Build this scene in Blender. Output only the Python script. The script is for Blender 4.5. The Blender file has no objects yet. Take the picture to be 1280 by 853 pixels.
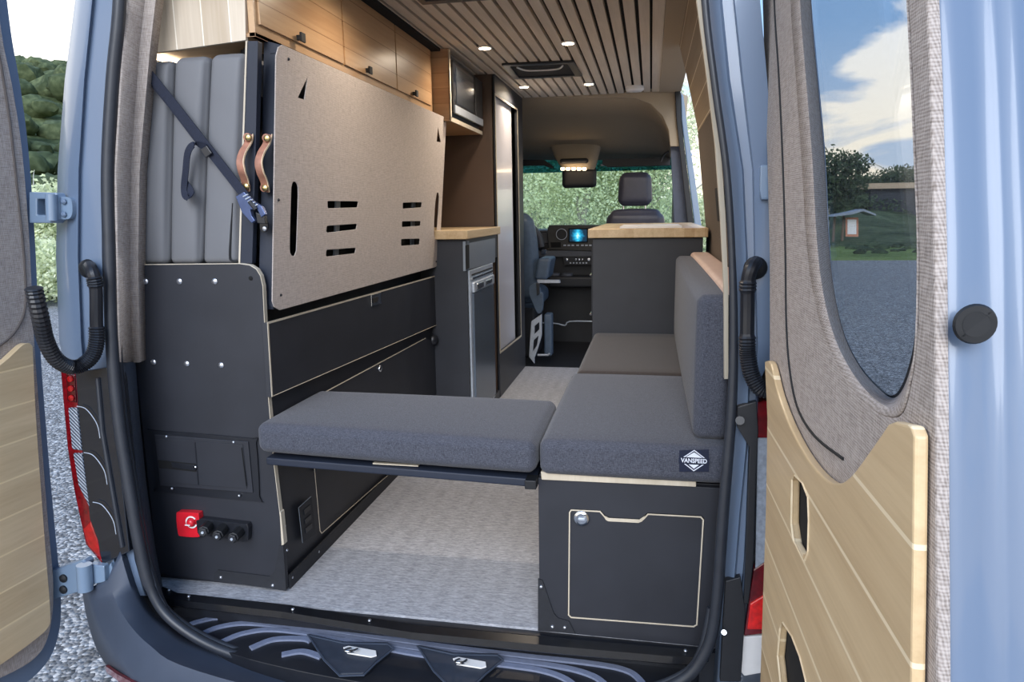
import bpy, bmesh, math, random
from mathutils import Vector, Matrix
from mathutils.geometry import tessellate_polygon
random.seed(7)
C = bpy.context.scene.collection
PI = math.pi
# ------------------------------------------------------------------ survey camera
F, YAW, PITCH, ROLL = 885.0, -0.1935, -0.1802, -0.0155
CAM = Vector((0.66, -1.74, 1.12))
cy, sy, cp, sp = math.cos(YAW), math.sin(YAW), math.cos(PITCH), math.sin(PITCH)
FW = Vector((sy*cp, cy*cp, sp)); RT = Vector((cy, -sy, 0)); UP = RT.cross(FW)
RT, UP = math.cos(ROLL)*RT + math.sin(ROLL)*UP, -math.sin(ROLL)*RT + math.cos(ROLL)*UP
def S(px, py, ax, v):
    """measured point of the photo on the plane where coordinate ax equals v"""
    d = (px-640)*RT - (py-426.5)*UP + F*FW
    t = (v-CAM[ax])/d[ax]
    return CAM + t*d
def SP(px, py, n, k):
    n = Vector(n); d = (px-640)*RT - (py-426.5)*UP + F*FW
    return CAM + d*((k-n.dot(CAM))/n.dot(d))
cam = bpy.data.cameras.new('camera'); co = bpy.data.objects.new('camera', cam); C.objects.link(co)
cam.sensor_width = 36; cam.lens = F/1280*36; cam.clip_start = .02; cam.clip_end = 2000
M3 = Matrix((RT, UP, -FW)).transposed(); co.matrix_world = Matrix.Translation(CAM) @ M3.to_4x4()
bpy.context.scene.camera = co
vs = bpy.context.scene.view_settings
vs.view_transform = 'Standard'; vs.look = 'None'; vs.gamma = 1; vs.use_curve_mapping = False; vs.exposure = 0.78

# ------------------------------------------------------------------ materials
def srgb(h):
    out = []
    for i in (0, 2, 4):
        c = int(h[i:i+2], 16)/255
        out.append(c/12.92 if c <= .04045 else ((c+.055)/1.055)**2.4)
    return (*out, 1)
class NT:
    def __init__(s, name):
        s.m = bpy.data.materials.new(name); s.m.use_nodes = True; s.t = s.m.node_tree
        s.b = s.t.nodes['Principled BSDF']; s.co = None
    def n(s, typ, **kw):
        nd = s.t.nodes.new(typ)
        for k, v in kw.items():
            if k in nd.inputs: nd.inputs[k].default_value = v
            else: setattr(nd, k, v)
        return nd
    def l(s, a, b): s.t.links.new(a, b)
    def coord(s):
        if not s.co: s.co = s.n('ShaderNodeTexCoord')
        return s.co.outputs['Object']
    def mapped(s, sc):
        m = s.n('ShaderNodeMapping'); m.inputs['Scale'].default_value = sc; s.l(s.coord(), m.inputs['Vector']); return m.outputs[0]
    def noise(s, scale, sc=(1, 1, 1), detail=3, rough=.5):
        n = s.n('ShaderNodeTexNoise'); n.inputs['Scale'].default_value = scale; n.inputs['Detail'].default_value = detail
        n.inputs['Roughness'].default_value = rough
        s.l(s.mapped(sc), n.inputs['Vector']); return n.outputs['Fac']
    def ramp(s, fac, stops):
        r = s.n('ShaderNodeValToRGB'); e = r.color_ramp.elements
        while len(e) < len(stops): e.new(.5)
        for q, (p, c) in zip(e, stops): q.position = p; q.color = c
        s.l(fac, r.inputs[0]); return r.outputs[0]
    def math(s, op, a, b=None):
        m = s.n('ShaderNodeMath'); m.operation = op
        for i, v in enumerate((a, b)):
            if v is None: continue
            if isinstance(v, (int, float)): m.inputs[i].default_value = v
            else: s.l(v, m.inputs[i])
        return m.outputs[0]
    def mix(s, fac, a, b, bt='MIX'):
        m = s.n('ShaderNodeMix'); m.data_type = 'RGBA'; m.blend_type = bt
        for sock, v in ((m.inputs[0], fac), (m.inputs[6], a), (m.inputs[7], b)):
            if isinstance(v, (int, float, tuple)): sock.default_value = v
            else: s.l(v, sock)
        return m.outputs[2]
    def bump(s, h, strength=.3, dist=.002):
        b = s.n('ShaderNodeBump'); b.inputs['Strength'].default_value = strength; b.inputs['Distance'].default_value = dist
        s.l(h, b.inputs['Height']); s.l(b.outputs[0], s.b.inputs['Normal'])
def flat(name, hexc, rough=.5, metal=0, coat=0, var=.12, scale=30, bump=0, spec=None):
    t = NT(name); c = srgb(hexc)
    nz = t.noise(scale)
    lo = tuple(x*(1-var) for x in c[:3])+(1,); hi = tuple(min(1, x*(1+var)) for x in c[:3])+(1,)
    t.l(t.ramp(nz, [(.3, lo), (.7, hi)]), t.b.inputs['Base Color'])
    t.b.inputs['Roughness'].default_value = rough; t.b.inputs['Metallic'].default_value = metal
    t.b.inputs['Coat Weight'].default_value = coat; t.b.inputs['Coat Roughness'].default_value = .08
    if spec is not None: t.b.inputs['Specular IOR Level'].default_value = spec
    if bump: t.bump(t.noise(scale*12), bump, .001)
    return t.m
def weave(name, hi, lo, thread=.0034, bump=.5, u=(1, 1, 0), v=(0, 0, 1)):
    t = NT(name); k = 2*PI/(thread*2)
    def dot(vec):
        d = t.n('ShaderNodeVectorMath'); d.operation = 'DOT_PRODUCT'; t.l(t.coord(), d.inputs[0]); d.inputs[1].default_value = vec; return d.outputs['Value']
    nz = t.noise(90, detail=2)
    nw = t.math('MULTIPLY', nz, 5.0)
    a = t.math('SINE', t.math('ADD', t.math('MULTIPLY', dot(u), k), nw)); b = t.math('SINE', t.math('ADD', t.math('MULTIPLY', dot(v), k), nw))
    h = t.math('ADD', t.math('MULTIPLY', t.math('ADD', a, b), .25), .5)
    n1 = t.noise(350, (1, 1, .12), 2); n2 = t.noise(350, (.12, .12, 1), 2)
    g = t.math('ADD', t.math('MULTIPLY', t.math('ADD', n1, n2), .55), t.math('MULTIPLY', h, .42))
    t.l(t.ramp(g, [(.45, srgb(lo)), (.95, srgb(hi))]), t.b.inputs['Base Color'])
    t.b.inputs['Roughness'].default_value = .95; t.b.inputs['Specular IOR Level'].default_value = .15
    t.bump(h, bump, .001)
    return t.m
def melange(name, lo, mid, hi, sc=420):
    t = NT(name)
    n1 = t.noise(sc, (1, 1, .15), 2, .7); n2 = t.noise(sc, (.15, 1, 1), 2, .7); n3 = t.noise(sc, (1, .15, 1), 2, .7)
    g = t.math('MULTIPLY', t.math('ADD', t.math('ADD', n1, n2), n3), .3333)
    t.l(t.ramp(g, [(.40, srgb(lo)), (.5, srgb(mid)), (.6, srgb(hi))]), t.b.inputs['Base Color'])
    t.b.inputs['Roughness'].default_value = .95; t.b.inputs['Specular IOR Level'].default_value = .1
    t.b.inputs['Sheen Weight'].default_value = .15
    t.bump(g, .5, .002)
    return t.m
def wood(name, lo, hi, grain=1, axis=None, pitch=.1, off=0., w=.045, groove=None, rough=.42, coat=.15, jitter=.25):
    """grain: axis the grain runs along; axis: axis across which the boards are laid"""
    t = NT(name); sc = [14, 14, 14]; sc[grain] = 1.0
    n1 = t.noise(1.6, tuple(sc), 6, .6); sc2 = [60, 60, 60]; sc2[grain] = 2
    n2 = t.noise(2.2, tuple(sc2), 4, .6)
    g = t.math('ADD', t.math('MULTIPLY', n1, .7), t.math('MULTIPLY', n2, .3))
    if axis is not None:
        sep = t.n('ShaderNodeSeparateXYZ'); t.l(t.coord(), sep.inputs[0])
        q = t.math('DIVIDE', t.math('ADD', sep.outputs[axis], off), pitch)
        wn = t.n('ShaderNodeTexWhiteNoise'); wn.noise_dimensions = '1D'; t.l(t.math('FLOOR', q), wn.inputs['W'])
        g = t.math('ADD', g, t.math('MULTIPLY', t.math('SUBTRACT', wn.outputs['Value'], .5), jitter))
    col = t.ramp(g, [(.3, srgb(lo)), (.7, srgb(hi))])
    if axis is not None:
        fr = t.math('FRACT', q); m = t.math('LESS_THAN', fr, w)
        col = t.mix(m, col, srgb(groove)); t.bump(m, .6, -.002)
    t.l(col, t.b.inputs['Base Color']); t.b.inputs['Roughness'].default_value = rough
    t.b.inputs['Coat Weight'].default_value = coat; t.b.inputs['Coat Roughness'].default_value = .25
    return t.m
def emit(name, hexc, strength):
    t = NT(name); t.b.inputs['Base Color'].default_value = (0, 0, 0, 1)
    t.b.inputs['Emission Color'].default_value = srgb(hexc); t.b.inputs['Emission Strength'].default_value = strength; return t.m
def glass(name, tint, gl=.25, rough=.0):
    t = NT(name); t.t.nodes.remove(t.b)
    tr = t.n('ShaderNodeBsdfTransparent'); tr.inputs[0].default_value = tint
    g = t.n('ShaderNodeBsdfGlossy'); g.inputs['Roughness'].default_value = rough; g.inputs['Color'].default_value = (.9, .95, 1, 1)
    fr = t.n('ShaderNodeFresnel'); fr.inputs['IOR'].default_value = 1.45
    mx = t.n('ShaderNodeMixShader'); t.l(t.math('MULTIPLY', fr.outputs[0], gl), mx.inputs[0]); t.l(tr.outputs[0], mx.inputs[1]); t.l(g.outputs[0], mx.inputs[2])
    t.l(mx.outputs[0], t.t.nodes['Material Output'].inputs[0]); return t.m

M = {}
M['black'] = flat('black_laminate', '282a31', .5, var=.10, scale=9, bump=.12)
M['black2'] = flat('black_textured', '202228', .6, var=.15, scale=60, bump=.2)
M['plastic'] = flat('black_plastic', '1e2026', .38, var=.1, scale=20)
M['rubber'] = flat('rubber', '15171b', .55, var=.15, scale=40)
M['seal'] = flat('seal_rubber', '2c3038', .42, var=.1, scale=30)
M['ply'] = wood('ply_edge', 'b5a995', 'd0c6b4', 2, coat=0, rough=.6)
M['fabric'] = weave('taupe_weave', 'bbb1ab', '80766f', .0018, .3)
M['panelfab'] = weave('panel_weave', 'cbc0ba', 'a0978f', .0022, .2)
M['headliner'] = flat('headliner', 'a89a86', .95, var=.06, scale=200, bump=.2, spec=.1)
M['headdark'] = flat('headliner_dark', '9c8e7a', .95, var=.06, scale=200, bump=.2, spec=.1)
M['tweed'] = melange('charcoal_tweed', '363841', '484a53', '5e616b', 900)
M['tweed2'] = melange('brown_grey_tweed', '2e2927', '3c3634', '4c4542', 900)
M['matt'] = flat('grey_mattress_vinyl', '6c6d71', .62, var=.05, scale=6, bump=.1)
M['mattdk'] = flat('mattress_seam', '17181b', .7)
M['birch'] = wood('birch_cabinet', 'ab8560', 'c9a680', 1, 2, .083, .0, .03, '8a6440', rough=.33, coat=.3)
M['birchpale'] = wood('pale_birch_end', 'b7a690', 'd3c6b4', 2, 0, .082, .02, .04, 'efe6d6', rough=.55, jitter=.35)
M['birchx'] = wood('birch_cross', 'a98462', 'c6a27c', 0, 2, .07, .0, .03, '9a744a', rough=.4)
M['doorwood'] = wood('door_boards', 'c2a984', 'dcc5a0', 1, 2, .094, .0, .05, 'ead3a8', rough=.42, coat=.2)  # pale groove: unstained wood plus light caught on bevelled edges, in the colour
M['doorwoodR'] = wood('door_boards_maple', 'bfa27a', 'dcc299', 1, 2, .110, .0, .05, 'f0dcb8', rough=.42, coat=.2)  # groove tone again joins bare wood with painted edge highlights
M['dooredge'] = wood('door_board_edge', 'cdb58f', 'ead9b8', 1, rough=.5)
M['slat'] = wood('ceiling_slat', 'c2b6a6', 'dccfbe', 1, rough=.6, coat=0)
M['wallwood'] = wood('wall_boards', '7d6a50', '957f62', 1, 2, .095, .03, .05, 'd8c8ac', rough=.5)
M['butcher'] = wood('butcher_block', 'b3946c', 'd6bd96', 1, 0, .045, 0, .0, 'b08a5a', rough=.4, coat=.25, jitter=.22)
M['paint'] = flat('grey_blue_paint', '66778f', .38, 0.0, .35, var=.03, scale=3)
M['paint_lit'] = flat('grey_blue_paint_lit', '74889f', .35, 0.0, .6, var=.03, scale=3)  # same body paint, made lighter for parts that catch the light
M['bumper'] = flat('bumper_plastic', '3c4555', .55, var=.06, scale=15, bump=.1)
M['tread'] = flat('tread_pad', '70788e', .7, var=.08, scale=80, bump=.3)
M['chrome'] = flat('chrome', 'd0d4da', .22, 1.0, var=.05)
M['steel'] = flat('brushed_steel', 'b6bec9', .3, .2, var=.08, scale=50)
M['fridge'] = flat('fridge_door', '616b78', .25, .25, var=.05, scale=5)
M['greypan'] = flat('grey_panel', '7c848e', .4, var=.04, scale=5)
M['white'] = flat('white_plastic', 'e6e4e2', .4, var=.03)
M['mirror'] = flat('closet_white_panel', 'd8d6dc', .3, var=.04, scale=2, coat=.3)
M['brown'] = flat('closet_side_bronze', '55443a', .42, var=.12, scale=4, bump=.05)
M['leather'] = flat('tan_leather', 'a0705c', .55, var=.18, scale=60, bump=.3)
M['leatheredge'] = flat('leather_edge', 'd8c0a0', .6)
M['brass'] = flat('brass', 'd9c38a', .3, 1.0)
M['strap'] = flat('navy_webbing', '1a2032', .8, var=.25, scale=300, bump=.4)
M['red'] = flat('red_plastic', 'd0202e', .35, coat=.3)
M['redlens'] = flat('red_lens', '6c0912', .12, coat=1, var=.35, scale=60)
M['redhot'] = flat('bright_red_lens', '9c1014', .15, coat=1, var=.4, scale=50)
M['clearlens'] = flat('clear_lens', '5f6878', .15, coat=1, var=.45, scale=120)
M['lamphouse'] = flat('lamp_housing', '1a1e26', .18, coat=.8)
M['seat'] = flat('seat_leather', '3d3d48', .45, var=.08, scale=40, bump=.15)
M['seatblue'] = flat('seat_blue_grey', '48586b', .5, var=.1, scale=30, bump=.1)
M['dash'] = flat('dash_plastic', '55585f', .6, var=.08, scale=60, bump=.1)
M['dashdk'] = flat('dash_dark', '1f2126', .5, var=.08, scale=60)
M['ledge'] = flat('pink_beige_vinyl', 'c9afa2', .5, var=.05, scale=20, bump=.05)
M['screw'] = flat('screw_head', 'c9cdd6', .3, .9)
M['tint'] = glass('tinted_glass', (.70, .72, .74, 1), .22)
M['wind'] = glass('windscreen_glass', (.86, .93, .92, 1), .6)
M['windband'] = glass('windscreen_shade_band', (.12, .30, .36, 1), .6)
M['dark'] = flat('dark_void', '0b0b0d', .9)
M['navy'] = flat('navy_patch', '141c34', .8, var=.2, scale=300, bump=.3)
M['stitch'] = flat('white_stitching', 'dfe3ee', .8)
M['bunk'] = flat('dark_blue_grey_bunk', '1f2635', .55, var=.08, scale=12, bump=.1)
M['led'] = emit('downlight_glow', 'ffe2bc', 14)
M['ledlamp'] = emit('dome_lamp_glow', 'ffdfb4', 6)
M['sill'] = flat('sill_trim_black', '14161b', .28, var=.25, scale=40)
M['barkm'] = flat('pale_bark', 'a8a596', .9, var=.3, scale=15)
# floor vinyl
t = NT('woven_vinyl'); n1 = t.noise(75, (.30, 1.6, 1), 3, .7); n2 = t.noise(260, (.25, 1, 1), 2, .7)
g = t.math('ADD', t.math('MULTIPLY', n1, .5), t.math('MULTIPLY', n2, .5))
w = t.n('ShaderNodeTexWave'); w.wave_type = 'BANDS'; w.bands_direction = 'X'; w.inputs['Scale'].default_value = 4.2; w.inputs['Distortion'].default_value = .3; w.inputs['Detail'].default_value = 0
t.l(t.coord(), w.inputs['Vector'])
g = t.math('ADD', g, t.math('MULTIPLY', w.outputs['Fac'], .025))
t.l(t.ramp(g, [(.42, srgb('8a8b91')), (.52, srgb('a4a5aa')), (.64, srgb('bebfc5'))]), t.b.inputs['Base Color']); t.b.inputs['Roughness'].default_value = .6
t.bump(g, .4, .002); M['vinyl'] = t.m
# gravel
t = NT('gravel'); v = t.n('ShaderNodeTexVoronoi'); v.inputs['Scale'].default_value = 52; t.l(t.coord(), v.inputs['Vector'])
nn = t.noise(14, detail=5); g = t.math('ADD', t.math('MULTIPLY', v.outputs['Distance'], .8), t.math('MULTIPLY', nn, .7))
sepv = t.n('ShaderNodeSeparateColor'); t.l(v.outputs['Color'], sepv.inputs[0]); g2 = t.math('ADD', t.math('MULTIPLY', sepv.outputs[0], .55), t.math('MULTIPLY', nn, .45))
t.l(t.ramp(g2, [(.15, srgb('4c4a49')), (.5, srgb('807f80')), (.85, srgb('cfcdcc'))]), t.b.inputs['Base Color']); t.b.inputs['Roughness'].default_value = .9
t.bump(g, 1., -.02); M['gravel'] = t.m
def leafmat(name, a, b, c, sc=.7):
    t = NT(name); g = t.math('ADD', t.math('MULTIPLY', t.noise(sc, detail=4), .5), t.math('MULTIPLY', t.noise(sc*9, detail=3), .5))
    t.l(t.ramp(g, [(.36, srgb(a)), (.5, srgb(b)), (.64, srgb(c))]), t.b.inputs['Base Color']); t.b.inputs['Roughness'].default_value = .8
    t.b.inputs['Specular IOR Level'].default_value = .1
    tl = t.n('ShaderNodeBsdfTranslucent'); tl.inputs[0].default_value = srgb(c); mx = t.n('ShaderNodeMixShader'); mx.inputs[0].default_value = .3
    t.l(t.b.outputs[0], mx.inputs[1]); t.l(tl.outputs[0], mx.inputs[2]); t.l(mx.outputs[0], t.t.nodes['Material Output'].inputs[0]); return t.m
M['leafy'] = leafmat('spring_leaves', 'a4b084', 'ced6ac', 'ecf0d2')
M['leafdk'] = leafmat('dark_leaves', '2e3826', '4a5840', '6a7858')
M['scrub'] = leafmat('scrub_leaves', '3a4532', '566247', '7a8663', .25)
M['hillm'] = leafmat('chaparral', '3c4733', '596648', '7f8b66', .3)
M['grassm'] = leafmat('meadow_grass', '5f7040', '7c9050', 'a0b06c', .5)

# ------------------------------------------------------------------ mesh helpers
def fin(bm, mat, name, parent=None, bevel=0, seg=2, smooth=False, label=None, solid=0, sub=0):
    bmesh.ops.remove_doubles(bm, verts=bm.verts, dist=1e-6)
    bmesh.ops.recalc_face_normals(bm, faces=bm.faces)
    off = Vector((0, 0, 0)); p = parent
    while p is not None: off += p.location; p = p.parent
    for v in bm.verts: v.co -= off
    me = bpy.data.meshes.new(name); bm.to_mesh(me); bm.free()
    mats = mat if isinstance(mat, (list, tuple)) else [mat]
    for m in mats: me.materials.append(M[m] if isinstance(m, str) else m)
    o = bpy.data.objects.new(name, me); C.objects.link(o); o.parent = parent
    if smooth:
        for f in me.polygons: f.use_smooth = True
        try: me.set_sharp_from_angle(angle=math.radians(50))
        except Exception: pass
    if solid:
        md = o.modifiers.new('solid', 'SOLIDIFY'); md.thickness = solid; md.offset = 0
    if bevel:
        md = o.modifiers.new('bevel', 'BEVEL'); md.width = bevel; md.segments = seg; md.limit_method = 'ANGLE'; md.angle_limit = math.radians(40)
    if sub:
        md = o.modifiers.new('sub', 'SUBSURF'); md.levels = sub; md.render_levels = sub
    if label: o['label'] = label
    return o
def thing(name, label, cat, loc=(0, 0, 0), group=None):
    o = bpy.data.objects.new(name, None); C.objects.link(o); o.location = loc; o.empty_display_size = .1
    o['label'] = label; o['category'] = cat
    if group: o['group'] = group
    return o
def tag(o, label, cat, group=None):
    o['label'] = label; o['category'] = cat
    if group: o['group'] = group
    return o
def struct(o, label=None):
    o['kind'] = 'structure'
    if label: o['label'] = label
    return o
def sroot(name, loc=(0, 0, 0), label=None):
    o = bpy.data.objects.new(name, None); C.objects.link(o); o.location = loc; o['kind'] = 'structure'
    if label: o['label'] = label
    return o
def bx(x0, x1, y0, y1, z0, z1, bm=None):
    bm = bm or bmesh.new()
    vs = [bm.verts.new((x, y, z)) for x in (x0, x1) for y in (y0, y1) for z in (z0, z1)]
    for f in ((0, 1, 3, 2), (4, 6, 7, 5), (0, 4, 5, 1), (2, 3, 7, 6), (0, 2, 6, 4), (1, 5, 7, 3)): bm.faces.new([vs[i] for i in f])
    return bm
def plate(outline, off, holes=(), bm=None):
    """slab from a planar 3-D outline with holes, thickened by the vector off"""
    bm = bm or bmesh.new(); off = Vector(off)
    loops = [[Vector(p) for p in outline]] + [[Vector(p) for p in h] for h in holes]
    # flat 2-D copies for tessellation
    n = Vector((0, 0, 0)); L0 = loops[0]
    for i in range(len(L0)):
        a, b = L0[i], L0[(i+1) % len(L0)]; n += a.cross(b)
    n.normalize(); ux = n.orthogonal().normalized(); uy = n.cross(ux)
    tri = tessellate_polygon([[Vector((p.dot(ux), p.dot(uy), 0)) for p in l] for l in loops])
    A = [bm.verts.new(p) for l in loops for p in l]; B = [bm.verts.new(p+off) for l in loops for p in l]
    for t3 in tri:
        try: bm.faces.new([A[i] for i in t3]); bm.faces.new([B[i] for i in reversed(t3)])
        except ValueError: pass
    k = 0
    for l in loops:
        m = len(l)
        for i in range(m):
            j = (i+1) % m
            try: bm.faces.new([A[k+i], A[k+j], B[k+j], B[k+i]])
            except ValueError: pass
        k += m
    return bm
def pl(pts, ax, v, off, holes=(), bm=None):
    return plate([S(*p, ax, v) for p in pts], off, [[S(*p, ax, v) for p in h] for h in holes], bm)
def rrect(u0, u1, v0, v1, r, n=5, corners=(1, 1, 1, 1)):
    pts = []
    for k, (cx, cyy, a) in enumerate(((u1-r, v1-r, 0), (u0+r, v1-r, 90), (u0+r, v0+r, 180), (u1-r, v0+r, 270))):
        if not corners[k]:
            pts.append(((u1 if a in (0, 270) else u0), (v1 if a in (0, 90) else v0))); continue
        for i in range(n+1):
            t_ = math.radians(a+90*i/n); pts.append((cx+r*math.cos(t_), cyy+r*math.sin(t_)))
    return pts
def cr(pts, n=6, closed=False):
    """Catmull-Rom through points (any dimension tuples/Vectors)"""
    P = [Vector(p) for p in pts]; out = []
    m = len(P); rng = range(m if closed else m-1)
    for i in rng:
        if closed: p0, p1, p2, p3 = P[i-1], P[i], P[(i+1) % m], P[(i+2) % m]
        else: p0, p1, p2, p3 = P[max(i-1, 0)], P[i], P[i+1], P[min(i+2, m-1)]
        for k in range(n):
            t_ = k/n
            out.append(.5*((2*p1)+(p2-p0)*t_+(2*p0-5*p1+4*p2-p3)*t_*t_+(3*p1-p0-3*p2+p3)*t_**3))
    if not closed: out.append(P[-1])
    return out
def tube(pts, r, n=10, bm=None, cap=True):
    bm = bm or bmesh.new(); P = [Vector(p) for p in pts]; rings = []; up = None
    for i, p in enumerate(P):
        d = (P[min(i+1, len(P)-1)]-P[max(i-1, 0)])
        if d.length < 1e-9: d = Vector((0, 0, 1))
        d.normalize()
        if up is None: up = d.orthogonal().normalized()
        up = (up - d*up.dot(d)).normalized(); s_ = d.cross(up)
        rr = r(i, len(P)) if callable(r) else r
        rings.append([bm.verts.new(p+(up*math.cos(2*PI*k/n)+s_*math.sin(2*PI*k/n))*rr) for k in range(n)])
    for a, b in zip(rings, rings[1:]):
        for k in range(n): bm.faces.new((a[k], a[(k+1) % n], b[(k+1) % n], b[k]))
    if cap:
        bm.faces.new(list(reversed(rings[0]))); bm.faces.new(rings[-1])
    return bm
def band(pts, wdir, w, th, bm=None):
    """flat strap along pts, wide along wdir(i) or constant"""
    bm = bm or bmesh.new(); P = [Vector(p) for p in pts]; R = []
    for i, p in enumerate(P):
        d = (P[min(i+1, len(P)-1)]-P[max(i-1, 0)]).normalized()
        wv = Vector(wdir(i)) if callable(wdir) else Vector(wdir); wv = (wv-d*wv.dot(d)).normalized(); nv = d.cross(wv)
        R.append([bm.verts.new(p+wv*a*w/2+nv*b*th/2) for a, b in ((1, 1), (-1, 1), (-1, -1), (1, -1))])
    for a, b in zip(R, R[1:]):
        for k in range(4): bm.faces.new((a[k], a[(k+1) % 4], b[(k+1) % 4], b[k]))
    bm.faces.new(R[0]); bm.faces.new(list(reversed(R[-1]))); return bm
def cyl(p0, p1, r, n=20, bm=None, r1=None):
    r1 = r if r1 is None else r1
    return tube([p0, p1], lambda i, m: r if i == 0 else r1, n, bm)
def lathe(c, axis, prof, n=24, bm=None):
    """profile of (distance along axis, radius)"""
    c = Vector(c); a = Vector(axis).normalized()
    return tube([c+a*d for d, _ in prof], lambda i, m: max(prof[i][1], 1e-4), n, bm) if all(prof[i][0] != prof[i+1][0] for i in range(len(prof)-1)) else None
def rbox(x0, x1, y0, y1, z0, z1, r, puff=(0, 0, 0), n=14, bm=None, shear=None):
    """soft block: rounded edges with slightly puffed faces"""
    bm = bm or bmesh.new(); lo = Vector((x0, y0, z0)); hi = Vector((x1, y1, z1)); cen = (lo+hi)/2; h = (hi-lo)/2
    def samples(L):
        rr = min(r, L)
        s_ = [-L + rr*k/4 for k in range(4)] + [(-L+rr)+(2*L-2*rr)*k/n for k in range(n+1)] + [L-rr+rr*k/4 for k in range(1, 5)]
        return s_
    cache = {}
    def vert(p):
        core = Vector([max(-h[i]+r, min(h[i]-r, p[i])) if h[i] > r else 0 for i in range(3)])
        d = p-core
        q = core + d.normalized()*r if d.length > 1e-9 else p.copy()
        for i in range(3):
            j, k = (i+1) % 3, (i+2) % 3
            if puff[i]: q[i] += math.copysign(1, p[i])*(abs(p[i])/h[i])**4*puff[i]*max(0, (1-(p[j]/h[j])**2))**.5*max(0, (1-(p[k]/h[k])**2))**.5
        q += cen
        if shear: q = shear(q)
        key = tuple(round(c, 6) for c in p)
        if key not in cache: cache[key] = bm.verts.new(q)
        return cache[key]
    for i in range(3):
        j, k = (i+1) % 3, (i+2) % 3; sj, sk = samples(h[j]), samples(h[k])
        for sgn in (-1, 1):
            for a in range(len(sj)-1):
                for b in range(len(sk)-1):
                    vs = []
                    for (u, v) in ((sj[a], sk[b]), (sj[a+1], sk[b]), (sj[a+1], sk[b+1]), (sj[a], sk[b+1])):
                        p = Vector((0, 0, 0)); p[i] = sgn*h[i]; p[j] = u; p[k] = v; vs.append(vert(p))
                    try: bm.faces.new(vs)
                    except ValueError: pass
    return bm
def loft(polys, bm=None, closed=False):
    bm = bm or bmesh.new(); G = [[bm.verts.new(Vector(p)) for p in pl_] for pl_ in polys]
    for a, b in zip(G, G[1:]):
        m = len(a)
        for i in range(m if closed else m-1):
            j = (i+1) % m
            try: bm.faces.new((a[i], a[j], b[j], b[i]))
            except ValueError: pass
    return bm
def screw(parent, p, axis, r=.006, name='screw', mat='screw'):
    a = Vector(axis).normalized(); p = Vector(p)
    return fin(tube([p-a*.001, p+a*.001, p+a*.003, p+a*.004], lambda i, m: (r, r, r*.8, r*.35)[i], 12), mat, name, parent, smooth=True)
def strip(bm, pts, w, off, normal):
    """thin raised line following 3-D points in a plane with given normal"""
    return band(pts, lambda i: Vector(normal).cross((Vector(pts[min(i+1, len(pts)-1)])-Vector(pts[max(i-1, 0)])).normalized()), w, off, bm)
def outline_strip(pts, w, th, normal, bm=None, closed=True):
    bm = bm or bmesh.new(); P = [Vector(p) for p in pts]; m = len(P); n_ = Vector(normal); R = []
    for i, p in enumerate(P):
        a = P[i-1] if (closed or i) else p; b = P[(i+1) % m] if (closed or i < m-1) else p
        d1 = (p-a).normalized() if (p-a).length > 1e-8 else (b-p).normalized(); d2 = (b-p).normalized() if (b-p).length > 1e-8 else d1
        s1 = n_.cross(d1); s2 = n_.cross(d2); s_ = (s1+s2); s_ = s_.normalized() if s_.length > 1e-6 else s1
        k = 1/max(.4, s_.dot(s1)) if s_.length else 1
        R.append([bm.verts.new(p+s_*k*u*w/2+n_*v) for u, v in ((1, 0), (1, th), (-1, th), (-1, 0))])
    for i in range(m if closed else m-1):
        a, b = R[i], R[(i+1) % m]
        for k in range(4): bm.faces.new((a[k], a[(k+1) % 4], b[(k+1) % 4], b[k]))
    if not closed: bm.faces.new(R[0]); bm.faces.new(list(reversed(R[-1])))
    return bm

# ================================================================== THE ROOM OF THE VAN
struct(fin(bx(-.88, .88, .0, 3.28, -.03, 0), 'vinyl', 'floor'), 'grey woven vinyl floor of the camper van')
struct(fin(bx(-.95, .95, 3.28, 5.0, -.20, -.05), 'dashdk', 'floor_front'), 'dark carpet floor of the driving cab')
ce = struct(fin(bx(-.76, .80, .0, 3.29, 1.915, 1.97), 'dark', 'ceiling'))
bm = bmesh.new()
x = .640
bx(.651, .70, .02, 3.285, 1.893, 1.914, bm)
for i in range(24):
    w_ = .0430
    bx(x-w_, x, .02, 3.285, 1.893, 1.914, bm); x -= w_+.0145
    if x < -.42: break
fin(bm, 'slat', 'slats', ce, bevel=.002)
struct(fin(bx(.70, .84, .0, 3.28, 1.885, 1.893), 'headliner', 'ceiling_edge'))
def skin(sgn, prof, th, y0_, y1_):
    bm = bmesh.new(); loft([[(sgn*x_, y_, z_) for x_, z_ in prof] for y_ in (y0_, y1_)], bm); loft([[(sgn*(x_+th), y_, z_) for x_, z_ in prof] for y_ in (y0_, y1_)], bm)
    for y_ in (y0_, y1_): loft([[(sgn*x_, y_, z_) for x_, z_ in prof], [(sgn*(x_+th), y_, z_) for x_, z_ in prof]], bm)
    return bm
oprof = [(.955, -.42), (.965, .6), (.945, .95), (.905, 1.25), (.86, 1.5), (.82, 1.68), (.775, 1.86), (.72, 1.975)]
wl = struct(fin(skin(-1, oprof, .02, .04, 4.9), 'paint', 'wall_left', smooth=True), 'grey-blue left body side of the van')
iprof = [(.93, -.02), (.93, 1.0), (.90, 1.25), (.874, 1.482)]
wr = struct(fin(skin(1, iprof, .012, .02, 1.9), flat('wall_fabric', '675e56', .95, var=.08, scale=120, bump=.3, spec=.1), 'wall_right', smooth=True), 'brown fabric lined right wall')
fin(skin(1, [(.874, 1.484), (.868, 1.52), (.842, 1.63), (.812, 1.755), (.777, 1.885)], .012, .02, 1.9), 'wallwood', 'board_cladding', wr, smooth=True, label='upper wall clad with boards')
fin(skin(1, [(x_+.035, z_) for x_, z_ in oprof], .01, .05, 1.9), 'paint', 'outer_skin', wr, smooth=True)
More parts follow.
